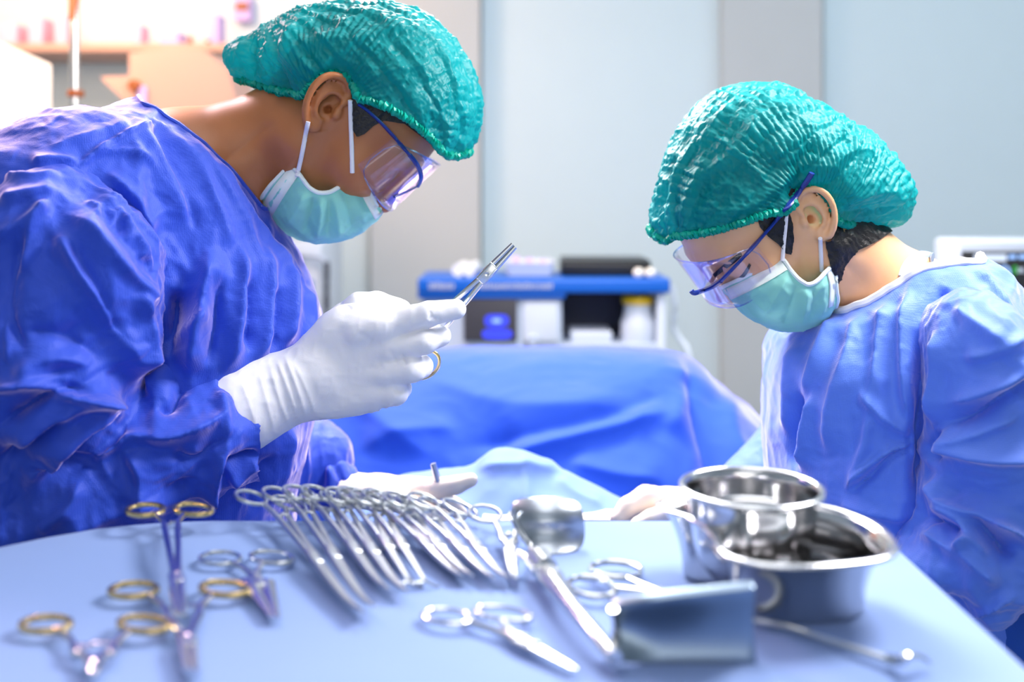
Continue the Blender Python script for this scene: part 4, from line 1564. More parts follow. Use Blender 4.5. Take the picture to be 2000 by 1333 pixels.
fspec = [
    ([(1830, 640), (1838, 700), (1832, 780), (1830, 840)], .009, 9, 20), ([(1850, 790), (1920, 770), (1990, 730), (2050, 690)], .008, 8, 20), ([(1840, 830), (1900, 810), (1990, 760), (2060, 720)], -.009, 9, 8), ([(1830, 860), (1900, 850), (1990, 810)], .006, 10, 16),
    ([(1822, 880), (1860, 872), (1940, 890), (2030, 890)], .012, 12, 26), ([(1850, 840), (1836, 872), (1840, 900)], -.010, 8, 8), ([(1840, 920), (1850, 980), (1920, 1010), (1990, 1040)], .010, 20, 14),
    ([(1830, 1000), (1870, 1016), (1900, 1050), (1870, 1090)], .008, 10, 14), ([(1810, 1010), (1850, 1020), (1890, 1040)], -.009, 8, 8), ([(1900, 1000), (1930, 1040), (1990, 1090)], -.012, 16, 12), ([(1790, 1040), (1840, 1070), (1890, 1100), (1960, 1150)], .008, 12, 20),
    ([(1870, 1090), (1900, 1060), (1930, 1090)], .006, 8, 10), ([(1940, 1010), (1980, 1040), (2040, 1080)], .010, 8, 12), ([(1860, 600), (1910, 640), (1960, 680)], .005, 10, 18), ([(1880, 700), (1940, 690), (2000, 660)], .005, 9, 16),
    ([(1900, 1200), (1940, 1180), (1985, 1160)], .004, 4, 5),
]
fr = np.clip((1.05 - VS2[:, 1]) / .05, 0, 1)
d = 1.8 * folds(q, fspec) * fr + crumple(VS2, N, .065, .0036, 41.3) + crumple(VS2, N, .026, .0008, 15.5)
VS2 = laplace(VS2 + N * d[:, None], FS2, 1, .3)
mkmesh('sleeve', VS2, FS2, M['gown_light'], gown2)

VU, FU = sculpt(lambda G: puff(G, [(1896, 540), (1912, 524), (1945, 540), (1972, 566), (1990, 604), (2060, 700), (2100, 900), (1990, 900), (1930, 700)], 1.17, .085, .04), P(1880, 940, 1.17) - [0, .1, 0], P(2120, 500, 1.17) + [0, .1, 0], .005, 3)
mkmesh('scrub_shirt', VU, FU, M['undershirt'], woman)
st = on_line([TB2], [(1764, 542), (1770, 524), (1782, 508), (1800, 500), (1822, 504)], .001, default=1.06)
MB().tube(st, .0055, 8, flat=.3, up=(0, -1, 0)).build('shirt_strap', M['strap'], woman)

fh = [
    lambda G: chain(G, [P(1440, 1010, 1.25), P(1370, 995, 1.245), P(1310, 990, 1.24)], [.028, .026, .024], .01),
    ch([(1300, 984, 1.235), (1262, 972, 1.225), (1226, 990, 1.215), (1206, 1012, 1.21)], [.019, .0145, .0118, .0095], .006),
    ch([(1305, 990, 1.25), (1274, 973, 1.25), (1238, 988, 1.25), (1222, 1016, 1.25)], [.019, .0145, .0118, .0095], .006),
    ch([(1312, 995, 1.27), (1286, 980, 1.275), (1256, 996, 1.28), (1244, 1024, 1.28)], [.018, .014, .0115, .0095], .006),
    ch([(1325, 1000, 1.285), (1304, 990, 1.295), (1280, 1004, 1.30), (1268, 1028, 1.30)], [.017, .013, .0105, .009], .006),
    ch([(1340, 1005, 1.225), (1306, 1005, 1.195), (1270, 1014, 1.18), (1246, 1026, 1.178)], [.018, .013, .011, .0095], .006),
]
glove('glove', fh, P(1180, 1080, 1.24) - [0, .1, 0], P(1480, 930, 1.24) + [0, .1, 0], .003, M['glove_warm'], woman)
legs(.52, 1.13, woman, -1, 0)
# ================================================================== instrument table under a pale blue sheet
tab = thing('instrument_table', 'instrument table under a pale blue sheet with rounded corner, in front of both people', 'table', (-.06, .62, 0))


def rr_outline(x0, x1, y0, y1, r, n=10):
    o = []
    for cx, cy, a0, rr in ((x1 - r[0], y1 - r[0], 0, r[0]), (x0 + r[1], y1 - r[1], 90, r[1]), (x0 + r[2], y0 + r[2], 180, r[2]), (x1 - r[3], y0 + r[3], 270, r[3])):
        for k in range(n + 1):
            a = math.radians(a0 + 90 * k / n)
            o.append((cx + rr * math.cos(a), cy + rr * math.sin(a)))
    # even spacing
    o = np.array(o + o[:1])
    s = np.r_[0, np.cumsum(np.linalg.norm(np.diff(o, axis=0), axis=1))]
    t = np.linspace(0, s[-1], 361)[:-1]
    return np.stack([np.interp(t, s, o[:, 0]), np.interp(t, s, o[:, 1])], 1)


def table_sheet():
    out = rr_outline(-.445, .287, .36, .816, (.035, .20, .05, .04))
    c = np.array([-.08, .59])
    d = out - c
    nrm = np.roll(out, -1, 0) - np.roll(out, 1, 0)
    nrm = np.stack([nrm[:, 1], -nrm[:, 0]], 1)
    nrm /= np.linalg.norm(nrm, axis=1)[:, None]
    k = np.arange(len(out))
    wav = np.sin(k * 2 * np.pi / 30 + 1.3 * np.sin(k / 17.0)) * .5 + .5 * np.sin(k * 2 * np.pi / 47)
    rings = []
    for t in np.r_[.0004, np.linspace(0.03, 1, 45)]:
        p = c + d * t
        p = p - nrm * 0
        z = np.full(len(p), TZ)
        rings.append(np.c_[p, z])
    R = .010
    for a in np.linspace(0, np.pi / 2, 6)[1:]:
        rings.append(np.c_[out + nrm * R * math.sin(a), np.full(len(out), TZ - R * (1 - math.cos(a)))])
    for s in np.linspace(.015, .42, 16):
        w = min(1, s / .15)
        rings.append(np.c_[out + nrm * (R + .004 + s * .05 + .018 * w * wav[:, None]), np.full(len(out), TZ - R - s) + 0])
    R_ = np.array(rings)
    V = R_.reshape(-1, 3)
    m, n = R_.shape[:2]
    i = np.arange(m - 1)[:, None] * n
    j = np.arange(n)[None]
    j2 = (j + 1) % n
    Fc = np.stack([i + j, i + j2, i + n + j2, i + n + j], -1).reshape(-1, 4)[:, ::-1]
    q = topx(V)
    top = V[:, 2] > TZ - .001
    rip = .0010 * fbm(V * 14, 2) - .0002
    fl = folds(q, [([(1080, 1120), (1120, 1200), (1180, 1320)], .002, 20, 30), ([(960, 1060), (1100, 1090), (1300, 1100)], .0015, 14, 24), ([(280, 1080), (420, 1060), (560, 1080)], .0012, 20, 30), ([(1500, 1240), (1650, 1200), (1800, 1180)], .0015, 20, 30)])
    V = V.copy()
    V[top, 2] += np.minimum((rip + fl)[top] - .0012, 0.0)
    return V, np.concatenate([Fc])


VT, FT = table_sheet()
o = mkmesh('table_sheet', VT, FT, M['table_drape'], tab)
MB().rings([[(x, y, z) for x, y in rr_outline(-.43 + k, .272 - k, .375 + k, .80 - k, (.03, .19, .04, .03))[::4]] for z, k in ((TZ - .02, .004), (TZ - .018, 0), (TZ - .006, 0), (TZ - .004, .004))]).build('tray', M['steel_satin'], tab)
mb = MB().tube([(-.08, .59, TZ - .02), (-.08, .59, .08)], .022, 16)
mb.build('pole', M['chrome'], tab)
MB().box((-.40, .40, .0), (-.35, .78, .06), .01).build('foot', M['chrome'], tab)
MB().box((.19, .40, .0), (.24, .78, .06), .01).build('foot', M['chrome'], tab)
MB().box((-.36, .56, .03), (.20, .62, .07), .01).build('cross_bar', M['chrome'], tab)

# ------------------------------------------------------------------ patient under sheets on the operating table
opt = thing('operating_table', 'operating table hidden under the blue patient sheet', 'table', (.05, 1.6, 0))
MB().box((-.28, 1.42, .70), (.42, 1.74, .80), .02).build('mattress', M['black_plastic'], opt)
MB().box((-.12, 1.48, .06), (.22, 1.68, .70), .03).build('column', M['pale_grey'], opt)
MB().box((-.25, 1.44, 0), (.4, 1.74, .07), .02).build('base', M['pale_grey'], opt)


def sheet(name, label, cat, mat, topline, yb, Yt, Yb, x0, x1, spec, back, power=.8, nx=150, ny=80, parent=None, bulge=.0, cr_amp=.003, bottom_drop=.12):
    tl = np.array(topline, float)
    xs = np.linspace(x0, x1, nx)
    T = np.interp(xs, tl[:, 0], tl[:, 1])
    k = np.ones(7) / 7
    T = np.convolve(np.pad(T, 3, mode='edge'), k, 'valid')
    rows = []
    for b in np.linspace(1, 0, 9)[:-1]:
        # behind the crest
        a = b * math.pi / 2
        rows.append([P(x, t, Yt) + np.array([0, back * math.sin(a), -back * .9 * (1 - math.cos(a)) - (.25 if b == 1 else 0)]) for x, t in zip(xs, T)])
    for s in np.linspace(0, 1, ny):
        Y = Yt - (Yt - Yb) * s ** power
        rows.append([P(x, t + (yb - t) * s, Y) + np.array([0, -bulge * math.sin(math.pi * s), 0]) for x, t in zip(xs, T)])
    last = rows[-1]
    for s in (.3, .6, 1.0):
        rows.append([p + np.array([0, -.01 * s, -bottom_drop * s]) for p in last])
    V = np.array(rows).reshape(-1, 3)
    m = len(rows)
    i = np.arange(m - 1)[:, None] * nx
    j = np.arange(nx - 1)[None]
    Fc = np.stack([i + j, i + nx + j, i + nx + j + 1, i + j + 1], -1).reshape(-1, 4)
    V = laplace(V, Fc, 2)
    N = normals(V, Fc)
    if N[:, 1].mean() > 0:
        Fc = Fc[:, ::-1].copy()
        N = -N
    d = folds(topx(V), spec) + crumple(V, N, .16, cr_amp, 4.4)
    V = V + N * d[:, None]
    o = mkmesh(name, V, Fc, mat, parent)
    md = o.modifiers.new('thick', 'SOLIDIFY')
    md.thickness = .0015
    if label:
        tag(o, label, cat)
    return o


sheet('patient_sheet', 'large blue sheet tented over the patient between the two people', 'sheet', M['big_drape'],
      [(330, 800), (460, 720), (540, 690), (620, 683), (820, 679), (1000, 678), (1180, 678), (1290, 682), (1340, 690), (1385, 730), (1450, 790), (1510, 846), (1600, 930), (1750, 1000)], 1030, 1.68, 1.38, 440, 1640,
      [([(960, 905), (1080, 868), (1200, 838), (1320, 800)], .022, 14, 50), ([(900, 880), (1050, 850), (1180, 820), (1330, 750)], -.018, 34, 24), ([(1340, 690), (1352, 760), (1380, 860), (1400, 960)], -.022, 22, 18), ([(1330, 700), (1340, 780), (1300, 850)], .012, 16, 30),
       ([(620, 700), (700, 790), (780, 860), (860, 900)], .012, 22, 50), ([(820, 740), (960, 790), (1100, 800), (1240, 770)], .012, 30, 40), ([(1420, 770), (1430, 860), (1470, 940)], .015, 16, 30), ([(700, 880), (800, 850), (900, 840)], .010, 18, 30), ([(1100, 900), (1200, 930), (1300, 940)], .012, 20, 30)], .10, .42)
sheet('folded_sheet', 'blue sheet coloured pale as if lamp-lit, bunched over the patient behind the retractor', 'sheet', M['lit_drape'],
      [(640, 985), (700, 965), (770, 938), (850, 926), (925, 916), (948, 892), (970, 881), (1000, 883), (1060, 906), (1130, 938), (1200, 972), (1250, 1000), (1290, 1015)], 1040, 1.355, 1.265, 640, 1290,
      [([(930, 920), (1000, 915), (1060, 920), (1100, 925)], .010, 10, 20), ([(1020, 890), (1025, 940), (1030, 1000)], .006, 8, 14), ([(760, 960), (850, 950), (940, 940)], .008, 10, 18), ([(1080, 930), (1120, 970), (1180, 1000)], .008, 10, 20)], .06, .8, 100, 46, cr_amp=.003)

for i, (x, y, w, dpt) in enumerate(((975, 1013, .025, .03), (1168, 1015, .028, .02))):
    p = P(x, y - 3, 1.285)
    mb = MB()
    for k in range(3):
        mb.box((p[0] - w + .002 * k, p[1] - dpt, p[2] - .012 + .006 * k), (p[0] + w - .003 * k, p[1] + dpt, p[2] - .007 + .006 * k), .002)
    o = mb.build('gauze_pad', M['gauze'])
    tag(o, ('folded white gauze pad behind the end of the forceps row', 'folded white gauze pad between curved retractor blade and gloved hand')[i], 'gauze', 'gauze pads beyond the table edge')
# ================================================================== steel instruments
def frame_m(o, x, nrm):
    x = Vector(x).normalized()
    n = Vector(nrm)
    y = n.cross(x).normalized()
    n = x.cross(y).normalized()
    m = Matrix((x, y, n)).transposed().to_4x4()
    m.translation = Vector(o)
    return m


def instrument(name, label, cat, group, origin, xdir, nrm, L, sep=.042, ra=.017, rb=.0125, wire=.0019, spread=.010, pivot=.62, jaw_w=.0034, jaw_open=0.0, bend=0.0, yaxis=None, ring_mat='steel', mat='steel', style='clamp', ratchet=True, teeth=False, box=.0042):
    """ring-handled instrument: x runs from the finger rings to the tip, its flat side faces nrm"""
    mx = frame_m(origin, xdir, nrm)
    if yaxis is not None:
        mx.col[1][:3] = Vector(yaxis).normalized()
    t = thing(name, label, cat, origin, group)
    ring_m, m_ = M[ring_mat], M[mat]
    xp = L * pivot

    def put(mb, nm, mt, par=t):
        mb.xf(mx)
        o = mb.build(nm, mt, par)
        if mt is M['gold']:
            o['label'] = 'gold-plated finger ring'
        return o
    for s in (1, -1):
        a = np.linspace(0, 2 * np.pi, 28, endpoint=False)
        put(MB().tube(np.c_[ra * np.cos(a), s * (sep / 2 + rb * .15 * np.cos(a)) + rb * np.sin(a), 0 * a], wire, 8, closed=True), 'finger_ring', ring_m)
        # shank from the ring to the joint
        st = np.array([ra * .72, s * (sep / 2 - rb * .55), 0])
        pts = cr([st, (ra + .014, s * spread * 1.0, 0), (ra + .03, s * spread * .8, 0), (xp * .7, s * spread * .5, 0), (xp, s * .0012, s * .0006)], 6)
        r = np.linspace(.0021, .0029, len(pts))
        put(MB().tube(pts, r, 8, flat=.8), 'shank', m_)
        # jaw on the other side of the joint
        q = np.linspace(0, 1, 10)
        jx = xp + (L - xp) * q
        jz = bend * q ** 5 * (L - xp) + s * .0004
        w = jaw_w * (1 - .55 * q ** 1.5) * .55
        if style == 'scissor':
            w = jaw_w * (1 - .7 * q) * .5
        if style == 'holder':
            w = jaw_w * (1 - .35 * q) * .42
        y0 = -s * (w * .96 + jaw_open * q * (L - xp))
        put(MB().tube(np.c_[jx, y0, jz], w, 8, flat=.85 if style != 'scissor' else .35), 'jaw', m_)
        if ratchet:
            put(MB().box((ra + .016, min(0, s * spread * 1.0) - .001, s * .0008 - .0008), (ra + .0195, max(0, s * spread * 1.0) + .001, s * .0008 + .0008), .0004), 'ratchet', m_)
        if teeth:
            put(MB().tube([(L, y0[-1], jz[-1]), (L + .003, s * .004, jz[-1] - .001), (L + .0035, s * .011, jz[-1] - .002)], [.0011, .001, .0006], 6), 'tooth', m_)
    put(MB().box((xp - .011, -box, -.0026), (xp + .012, box, .0026), .0016), 'box_joint', m_)
    put(MB().lathe([(.0001, .0026), (.0022, .0030), (.0026, .0024), (.0026, -.0024), (.0022, -.003), (.0001, -.003)], (xp, 0, 0), 14), 'pivot_screw', m_)
    return t


def flat_tool(name, label, cat, group, ring_px, tip_px, z_ring=.004, z_tip=.004, roll=0, skew=None, **k):
    """laid on the table: middle of its rings and its tip seen at the pixels"""
    a, b = onz(*ring_px, z_ring), onz(*tip_px, z_tip)
    d = Vector(b - a)
    L = d.length
    side = d.cross(Vector((0, 0, 1))).normalized()
    n = Vector((0, 0, 1)) * math.cos(roll) + side * math.sin(roll)
    ya = None if skew is None else (d.cross(n) * -1).normalized() * (1 - skew) + Vector((1, 0, 0)) * skew
    return instrument(name, label, cat, group, a, d, n, L, yaxis=ya, **k)


G1 = 'gold-ringed instruments at the front of the table'
flat_tool('needle_holder', 'long gold-ringed needle holder pointing to the viewer, rings over the far table edge', 'forceps', G1, (331, 996), (352, 1200), .016, .010, skew=.9, sep=.038, ra=.0135, rb=.0145, wire=.0022, spread=.006, pivot=.70, jaw_w=.0075, ring_mat='gold', style='holder')
flat_tool('hemostat', 'gold-ringed clamp with open shanks, lying under the longest gold-ringed one', 'forceps', G1, (350, 1152), (374, 1312), .005, .005, skew=.9, sep=.060, ra=.0125, rb=.0155, wire=.0022, spread=.0125, pivot=.66, jaw_w=.0085, ring_mat='gold', style='holder')
flat_tool('towel_clamp', 'smallest gold-ringed clamp, nearest the viewer, shanks spread in a V', 'forceps', G1, (185, 1220), (180, 1318), .005, .005, skew=1, sep=.060, ra=.0115, rb=.0150, wire=.0022, spread=.013, pivot=.86, jaw_w=.0045, box=.0032, ring_mat='gold')
flat_tool('scissors', 'closed straight scissors lying between gold-ringed clamps and the forceps row', 'scissors', 'loose scissors', (480, 1091), (536, 1206), .004, .004, skew=.9, sep=.037, ra=.0135, rb=.0145, wire=.0018, spread=.0035, pivot=.42, jaw_w=.0125, style='scissor', ratchet=False)
flat_tool('scissors', 'closed scissors in front of the forceps row, pointing at the flat retractor blade', 'scissors', 'loose scissors', (928, 1203), (1122, 1306), .004, .004, skew=.8, sep=.035, ra=.0140, rb=.0135, wire=.0018, spread=.0035, pivot=.5, jaw_w=.0078, style='scissor', ratchet=False)
flat_tool('hemostat', 'clamp lying crosswise behind the flat retractor blade', 'forceps', None, (1180, 1130), (1400, 1185), .005, .004, sep=.036, ra=.017, rb=.0145, wire=.0021, spread=.004, pivot=.6, jaw_w=.006)

row = [((491, 973), (703, 1209), 1), ((544, 967), (722, 1197), 1), ((584, 964), (752, 1160), 0), ((618, 964), (788, 1164), 0), ((665, 970), (798, 1134), 2), ((690, 968), (829, 1134), 2),
       ((716, 974), (897, 1132), 0), ((740, 972), (918, 1132), 0), ((781, 978), (960, 1136), 0), ((828, 980), (988, 1136), 0), ((948, 1006), (1004, 1134), 0)]
nth = ['first', 'second', 'third', 'fourth', 'fifth', 'sixth', 'seventh', 'eighth', 'ninth', 'tenth', 'eleventh']
for i, (r1, tip, kind) in enumerate(row):
    z1 = .022 if i < 10 else .014
    a, b = onz(*r1, z1), onz(*tip, .004)
    d = Vector(b - a)
    side = d.cross(Vector((0, 0, 1))).normalized()      # towards the viewer's left when walking to the tip
    right = -side
    if right.x < 0:
        right = -right
    tilt = math.radians(17 if i < 10 else 10)
    sep = .033
    ydir = right * math.cos(tilt) - Vector((0, 0, 1)) * math.sin(tilt)
    mid = Vector(a) + ydir * sep / 2
    xd = Vector(b) - mid
    n = xd.cross(ydir).normalized()
    if n.z < 0:
        n = -n
    extra = '' if i < 11 else ''
    kindw = ('curved steel forceps', 'longest steel forceps', 'toothed tissue forceps')[kind]
    instrument('forceps', '%s, %s of the overlapping row counted from the gold rings%s' % (kindw, nth[i], extra), 'forceps', 'row of ring-handled forceps', mid, xd, n, xd.length, sep=sep, ra=.0165, rb=.0130, wire=.0016, spread=.0060,
               pivot=.58 if kind != 1 else .55, jaw_w=.0050 if kind != 2 else .0042, bend=.05 if kind != 2 else 0, teeth=(kind == 2), mat='steel_satin', ring_mat='steel_satin')

# needle holder in the hand
a, b = P(803, 690, 1.012), P(1004, 480, 1.0)
xd = Vector(b - a)
instrument('needle_holder', 'steel needle holder with gold rings held up in the white glove', 'forceps', None, a, xd, Vector((0.02, -1, 0.05)), xd.length, sep=.034, ra=.0175, rb=.0135, wire=.0018, spread=.0085, pivot=.74, jaw_w=.0074, jaw_open=0, box=.0056, ring_mat='gold', style='holder', mat='steel')

# instrument standing up in the other glove
mb = MB().tube([P(846, 906, 1.20), P(854, 935, 1.20), P(862, 975, 1.20), P(868, 1010, 1.20)], [.0034, .0044, .004, .003], 10)
tag(mb.build('scalpel_handle', M['steel_satin']), 'small steel handle standing upright through the far gloved hand', 'scalpel')


# ------------------------------------------------------------------ retractor: curved blade, grip, flat blade
ret = thing('retractor', 'double-ended steel retractor, curved blade at the far end and flat wide blade near the viewer', 'retractor', onz(1120, 1180, 0))


def blade(grid_pts, th, name, mat, parent):
    g = np.array(grid_pts, float)
    m, n = g.shape[:2]
    V = g.reshape(-1, 3)
    Fc = [(i * n + j, i * n + j + 1, (i + 1) * n + j + 1, (i + 1) * n + j) for i in range(m - 1) for j in range(n - 1)]
    o = mkmesh(name, V, Fc, mat, parent)
    md = o.modifiers.new('thick', 'SOLIDIFY')
    md.thickness = th
    md.offset = 0
    md2 = o.modifiers.new('bevel', 'BEVEL')
    md2.width = th * .35
    md2.segments = 2
    return o


# far curved blade: rounded rectangle, hollowed towards the viewer, top edge rolled back
out = cr([(1000, 1004), (1004, 984), (1024, 976), (1070, 973), (1112, 976), (1132, 990), (1139, 1015), (1140, 1050), (1130, 1074), (1098, 1083), (1060, 1084), (1036, 1074), (1016, 1048), (1004, 1026)], 6, True)
cx, cy = out.mean(0)
g = []
for t in np.linspace(.02, 1, 14):
    r = []
    for x, y in out:
        X, Y_ = cx + (x - cx) * t, cy + (y - cy) * t
        v = (Y_ - cy) / 55.0
        u = (X - cx) / 70.0
        Yd = .752 + .010 * u * u + .016 * max(0, -v) ** 2 - .010 * max(0, v) ** 2
        r.append(P(X, Y_, Yd))
    r.append(r[0])
    g.append(r)
blade(g, .0022, 'curved_blade', M['steel_grey'], ret)
# neck rising from the grip to the side of the curved blade
neck = cr([P(1003, 992, .757), P(1008, 1016, .756), P(1026, 1048, .752), P(1046, 1078, .742), onz(1058, 1098, .012)], 6)
MB().tube(neck, np.linspace(.0024, .0045, len(neck)), 8, flat=.5).build('neck', M['steel'], ret)
mb = MB().tube([onz(1012, 1078, .012), onz(1034, 1092, .010), onz(1052, 1104, .010)], [.0026, .004, .005], 8, flat=.5)
mb.build('neck', M['steel_satin'], ret)
grip = cr([onz(1048, 1092, .012), onz(1062, 1108, .012), onz(1078, 1132, .012), onz(1096, 1156, .013), onz(1122, 1190, .013), onz(1160, 1236, .012), onz(1204, 1290, .008)], 7)
rad = np.interp(np.linspace(0, 1, len(grip)), [0, .08, .2, .34, .5, .65, 1], [.006, .0082, .0075, .0088, .0068, .0055, .0046])
MB().tube(grip, rad, 14, flat=.75).build('grip', M['steel'], ret)
MB().tube([onz(1050, 1094, .012), onz(1066, 1114, .012)], [.0090, .0088], 14).build('collar', M['steel'], ret)
# near flat blade: top lip, broad face turned to the viewer, bend down to the handle
rows = []
nb = 16
for k in range(nb):
    f = k / (nb - 1)
    xt = 1196 + (1474 - 1196) * f
    yt = 1186 - 36 * f ** .8
    xb = 1206 + (1478 - 1206) * f
    yb = 1296 + 6 * f
    cv = .018 * max(0, .28 - f) / .28
    top = P(xt, yt, .566 + cv * .5)
    bot = P(xb, yb, .572 - cv * .3)
    lip = top + np.array([0, .012, -.002])
    col = [lip, top + np.array([0, .005, .0012])]
    for s in np.linspace(0, 1, 8):
        col.append(top + (bot - top) * s + np.array([0, .006 * math.sin(math.pi * s) + cv * 0, 0]))
    rows.append(col)
blade(rows, .0024, 'flat_blade', M['steel_dark_reflection'], ret)
MB().tube([onz(1200, 1284, .010), P(1204, 1250, .575), P(1198, 1190, .572)], [.0042, .0036, .0026], 8).build('blade_root', M['steel'], ret)

# ------------------------------------------------------------------ kidney basin with a small bowl in it
rim_px = [(1292, 988), (1312, 981), (1350, 976), (1420, 972), (1500, 976), (1580, 986), (1650, 1004), (1708, 1030), (1738, 1060), (1738, 1078), (1712, 1092), (1650, 1101), (1570, 1106), (1490, 1102), (1436, 1090), (1413, 1074), (1408, 1056), (1392, 1036), (1356, 1014), (1316, 1002)]
rim = np.array([onz(x, y, .046) for x, y in cr(rim_px, 7, True)])
basin = thing('kidney_basin', 'mirror-bright steel kidney basin with rolled rim, holding the small bowl', 'basin', (rim[:, 0].mean(), rim[:, 1].mean(), TZ))
c = rim.mean(0)
base = c + (rim - c) * np.array([.80, .72, 0]) + np.array([.002, .006, 0])
base[:, 2] = TZ + .0015
rings = []
for s in np.linspace(0, 1, 14):
    k = 1 - (1 - s) ** 2.2
    p = rim + (base - rim) * (k * .85 + .15 * s)
    p[:, 2] = TZ + .046 - (.046 - .0015) * s ** 1.15
    rings.append(p)
inner = c + (base - c) * .02
inner[:, 2] = TZ + .0015
for s in (.12, .5, 1):
    rings.append(base + (inner - base) * s)
mb = MB().rings(rings, cap=False)
o = mb.build('basin_body', M['steel_mirror'], basin)
md = o.modifiers.new('thick', 'SOLIDIFY')
md.thickness = .0011
md.offset = 0
nr = (rim - c) / np.linalg.norm(rim - c, axis=1)[:, None]
MB().tube(smooth_line(rim + nr * .0022, 2), .0030, 10, closed=True, flat=.6).build('rolled_rim', M['steel'], basin)

bc = P(1468, 952, .688)
br = 134 / F * .688
bowl = thing('steel_bowl', 'small round steel bowl standing inside the kidney basin', 'bowl', (bc[0], bc[1], TZ + .004))
h = bc[2] - (TZ + .0035)
prof = [(br * 1.0, h), (br * .955, h - .0012), (br * .93, h - .006), (br * .91, h * .70), (br * .865, h * .45), (br * .79, h * .24), (br * .66, h * .08), (br * .5, .0), (.0005, 0)]
mb = MB().lathe(cr(np.array(prof), 5).tolist(), (bc[0], bc[1], TZ + .0035), 56)
o = mb.build('bowl_body', M['steel_mirror'], bowl)
md = o.modifiers.new('thick', 'SOLIDIFY')
md.thickness = .001
md.offset = 0
a = np.linspace(0, 2 * np.pi, 56, endpoint=False)
MB().tube(np.c_[bc[0] + br * np.cos(a), bc[1] + br * np.sin(a), np.full(56, bc[2])], .0024, 10, closed=True, flat=.7).build('rolled_rim', M['steel'], bowl)

# thin hooked probe before the basin
pr = cr([onz(1470, 1212, .004), onz(1530, 1224, .004), onz(1620, 1252, .004), onz(1700, 1278, .004), onz(1745, 1292, .004)], 6)
probe = thing('tenaculum_hook', 'thin steel rod ending in a small hook, in front of the kidney basin', 'hook', pr[0])
MB().tube(pr, .0019, 8).build('rod', M['steel_satin'], probe)
hk = cr([onz(1735, 1288, .004), onz(1760, 1292, .006), onz(1770, 1284, .010), onz(1795, 1282, .008), onz(1818, 1296, .004)], 6)
MB().tube(hk, np.linspace(.0032, .0009, len(hk)), 8).build('hook_tip', M['steel'], probe)
# ================================================================== equipment behind
def pbox(mb, x0, y0, x1, y1, Y, dep, bev=.004):
    a, b = P(x0, y1, Y), P(x1, y0, Y)
    return mb.box((a[0], Y, a[2]), (b[0], Y + dep, b[2]), bev)


AY = 2.55
am = thing('anaesthesia_machine', 'grey anaesthesia machine with blue top shelf and small dark screen behind the blue sheet', 'machine', (P(1060, 600, AY)[0], AY + .2, 0))
fl = HY + ZC / AY * F          # pixel row of the floor at that depth
pbox(MB(), 815, 545, 1310, 573, AY - .02, .26, .006).build('top_shelf', M['blue_enamel'], am)
pbox(MB(), 815, 570, 1105, 584, AY - .015, .24, .004).build('shelf_lip', M['blue_enamel'], am)
pbox(MB(), 824, 582, 1098, fl - 90, AY, .40, .006).build('cabinet', M['grey_plastic'], am)
pbox(MB(), 1098, 572, 1290, fl - 90, AY + .20, .20, .004).build('back_panel', M['dark_plastic'], am)
pbox(MB(), 1284, 566, 1300, fl - 90, AY, .40, .004).build('side_post', M['pale_grey'], am)
pbox(MB(), 1098, 672, 1290, fl - 90, AY, .22, .004).build('drawer_unit', M['grey_plastic'], am)
pbox(MB(), 830, fl - 92, 1290, fl - 30, AY, .44, .01).build('base', M['dark_plastic'], am)
for x in (850, 1270):
    for dy in (.05, .38):
        p = P(x, fl - 30, AY)
        MB().lathe([(.001, -.02), (.03, -.02), (.034, 0), (.03, .02), (.001, .02)], (0, 0, 0), 18).xf(Matrix.Translation((p[0], AY + dy, .036)) @ Matrix.Rotation(math.pi / 2, 4, 'Y')).build('caster', M['black_plastic'], am)
scr = pbox(MB(), 906, 584, 1010, 666, AY - .012, .02, .003).build('screen', M['screen_grey'], am)
# glowing read-outs on the screen
for (x, y, w, h_, mt, dz) in ((970, 627, 23, 12, 'glow_blue', .0005), (970, 627, 9, 4, 'glow_pale', .0012), (971, 653, 29, 9.5, 'glow_blue', .0005)):
    a = np.linspace(0, 2 * np.pi, 24, endpoint=False)
    ring = [P(x + w * math.copysign(abs(math.cos(t)) ** .6, math.cos(t)), y + h_ * math.copysign(abs(math.sin(t)) ** .6, math.sin(t)), AY - .0122 - dz) for t in a]
    MB().rings([[p + np.array([0, .0004, 0]) for p in ring], ring]).build('readout', M[mt], scr, smooth=False)
p = P(1055, 656, AY)
MB().ball((p[0], AY, p[2]), (.011, .004, .011)).build('indicator_light', M['led'], am)
pbox(MB(), 1022, 590, 1090, 668, AY - .006, .01, .003).build('control_panel', M['pale_grey'], am)
p = P(1040, 664, AY)
MB().lathe([(.001, .02), (.012, .02), (.015, 0), (.001, 0)], (0, 0, 0), 16).xf(Matrix.Translation((p[0], AY - .006, p[2])) @ Matrix.Rotation(math.pi / 2, 4, 'X')).build('control_knob', M['grey_plastic'], am)
# blurred maker's lettering along the shelf front
mb = MB()
random.seed(3)
for (x0, x1, hh) in ((838, 888, 7), (936, 1076, 6)):
    x = x0
    while x < x1:
        w = random.choice((3, 4, 5))
        k = random.choice((0, 0, 2.5))
        a, b = P(x, 558 + hh, AY - .0204), P(x + w * .55, 558 - hh + 3 - k, AY - .0204)
        mb.box((a[0], AY - .0212, a[2]), (b[0], AY - .0203, b[2]))
        a, b = P(x, 558 + hh - 5, AY - .0204), P(x + w, 558 + hh - 8, AY - .0204)
        mb.box((a[0], AY - .0212, a[2]), (b[0], AY - .0203, b[2]))
        x += w + 2
mb.build('lettering', M['glow_white'] if False else M['white_plastic'], am, smooth=False)
hose = cr([P(1312, 560, AY + .1), P(1318, 600, AY + .1), P(1316, 640, AY + .1), P(1330, 665, AY + .08), P(1345, 690, AY + .06), P(1350, 760, AY + .05)], 6)
MB().tube(hose, .008, 10).build('hose', M['pale_grey'], am)

# things on and in the machine
def on_shelf(o, label, cat, group=None):
    return tag(o, label, cat, group)


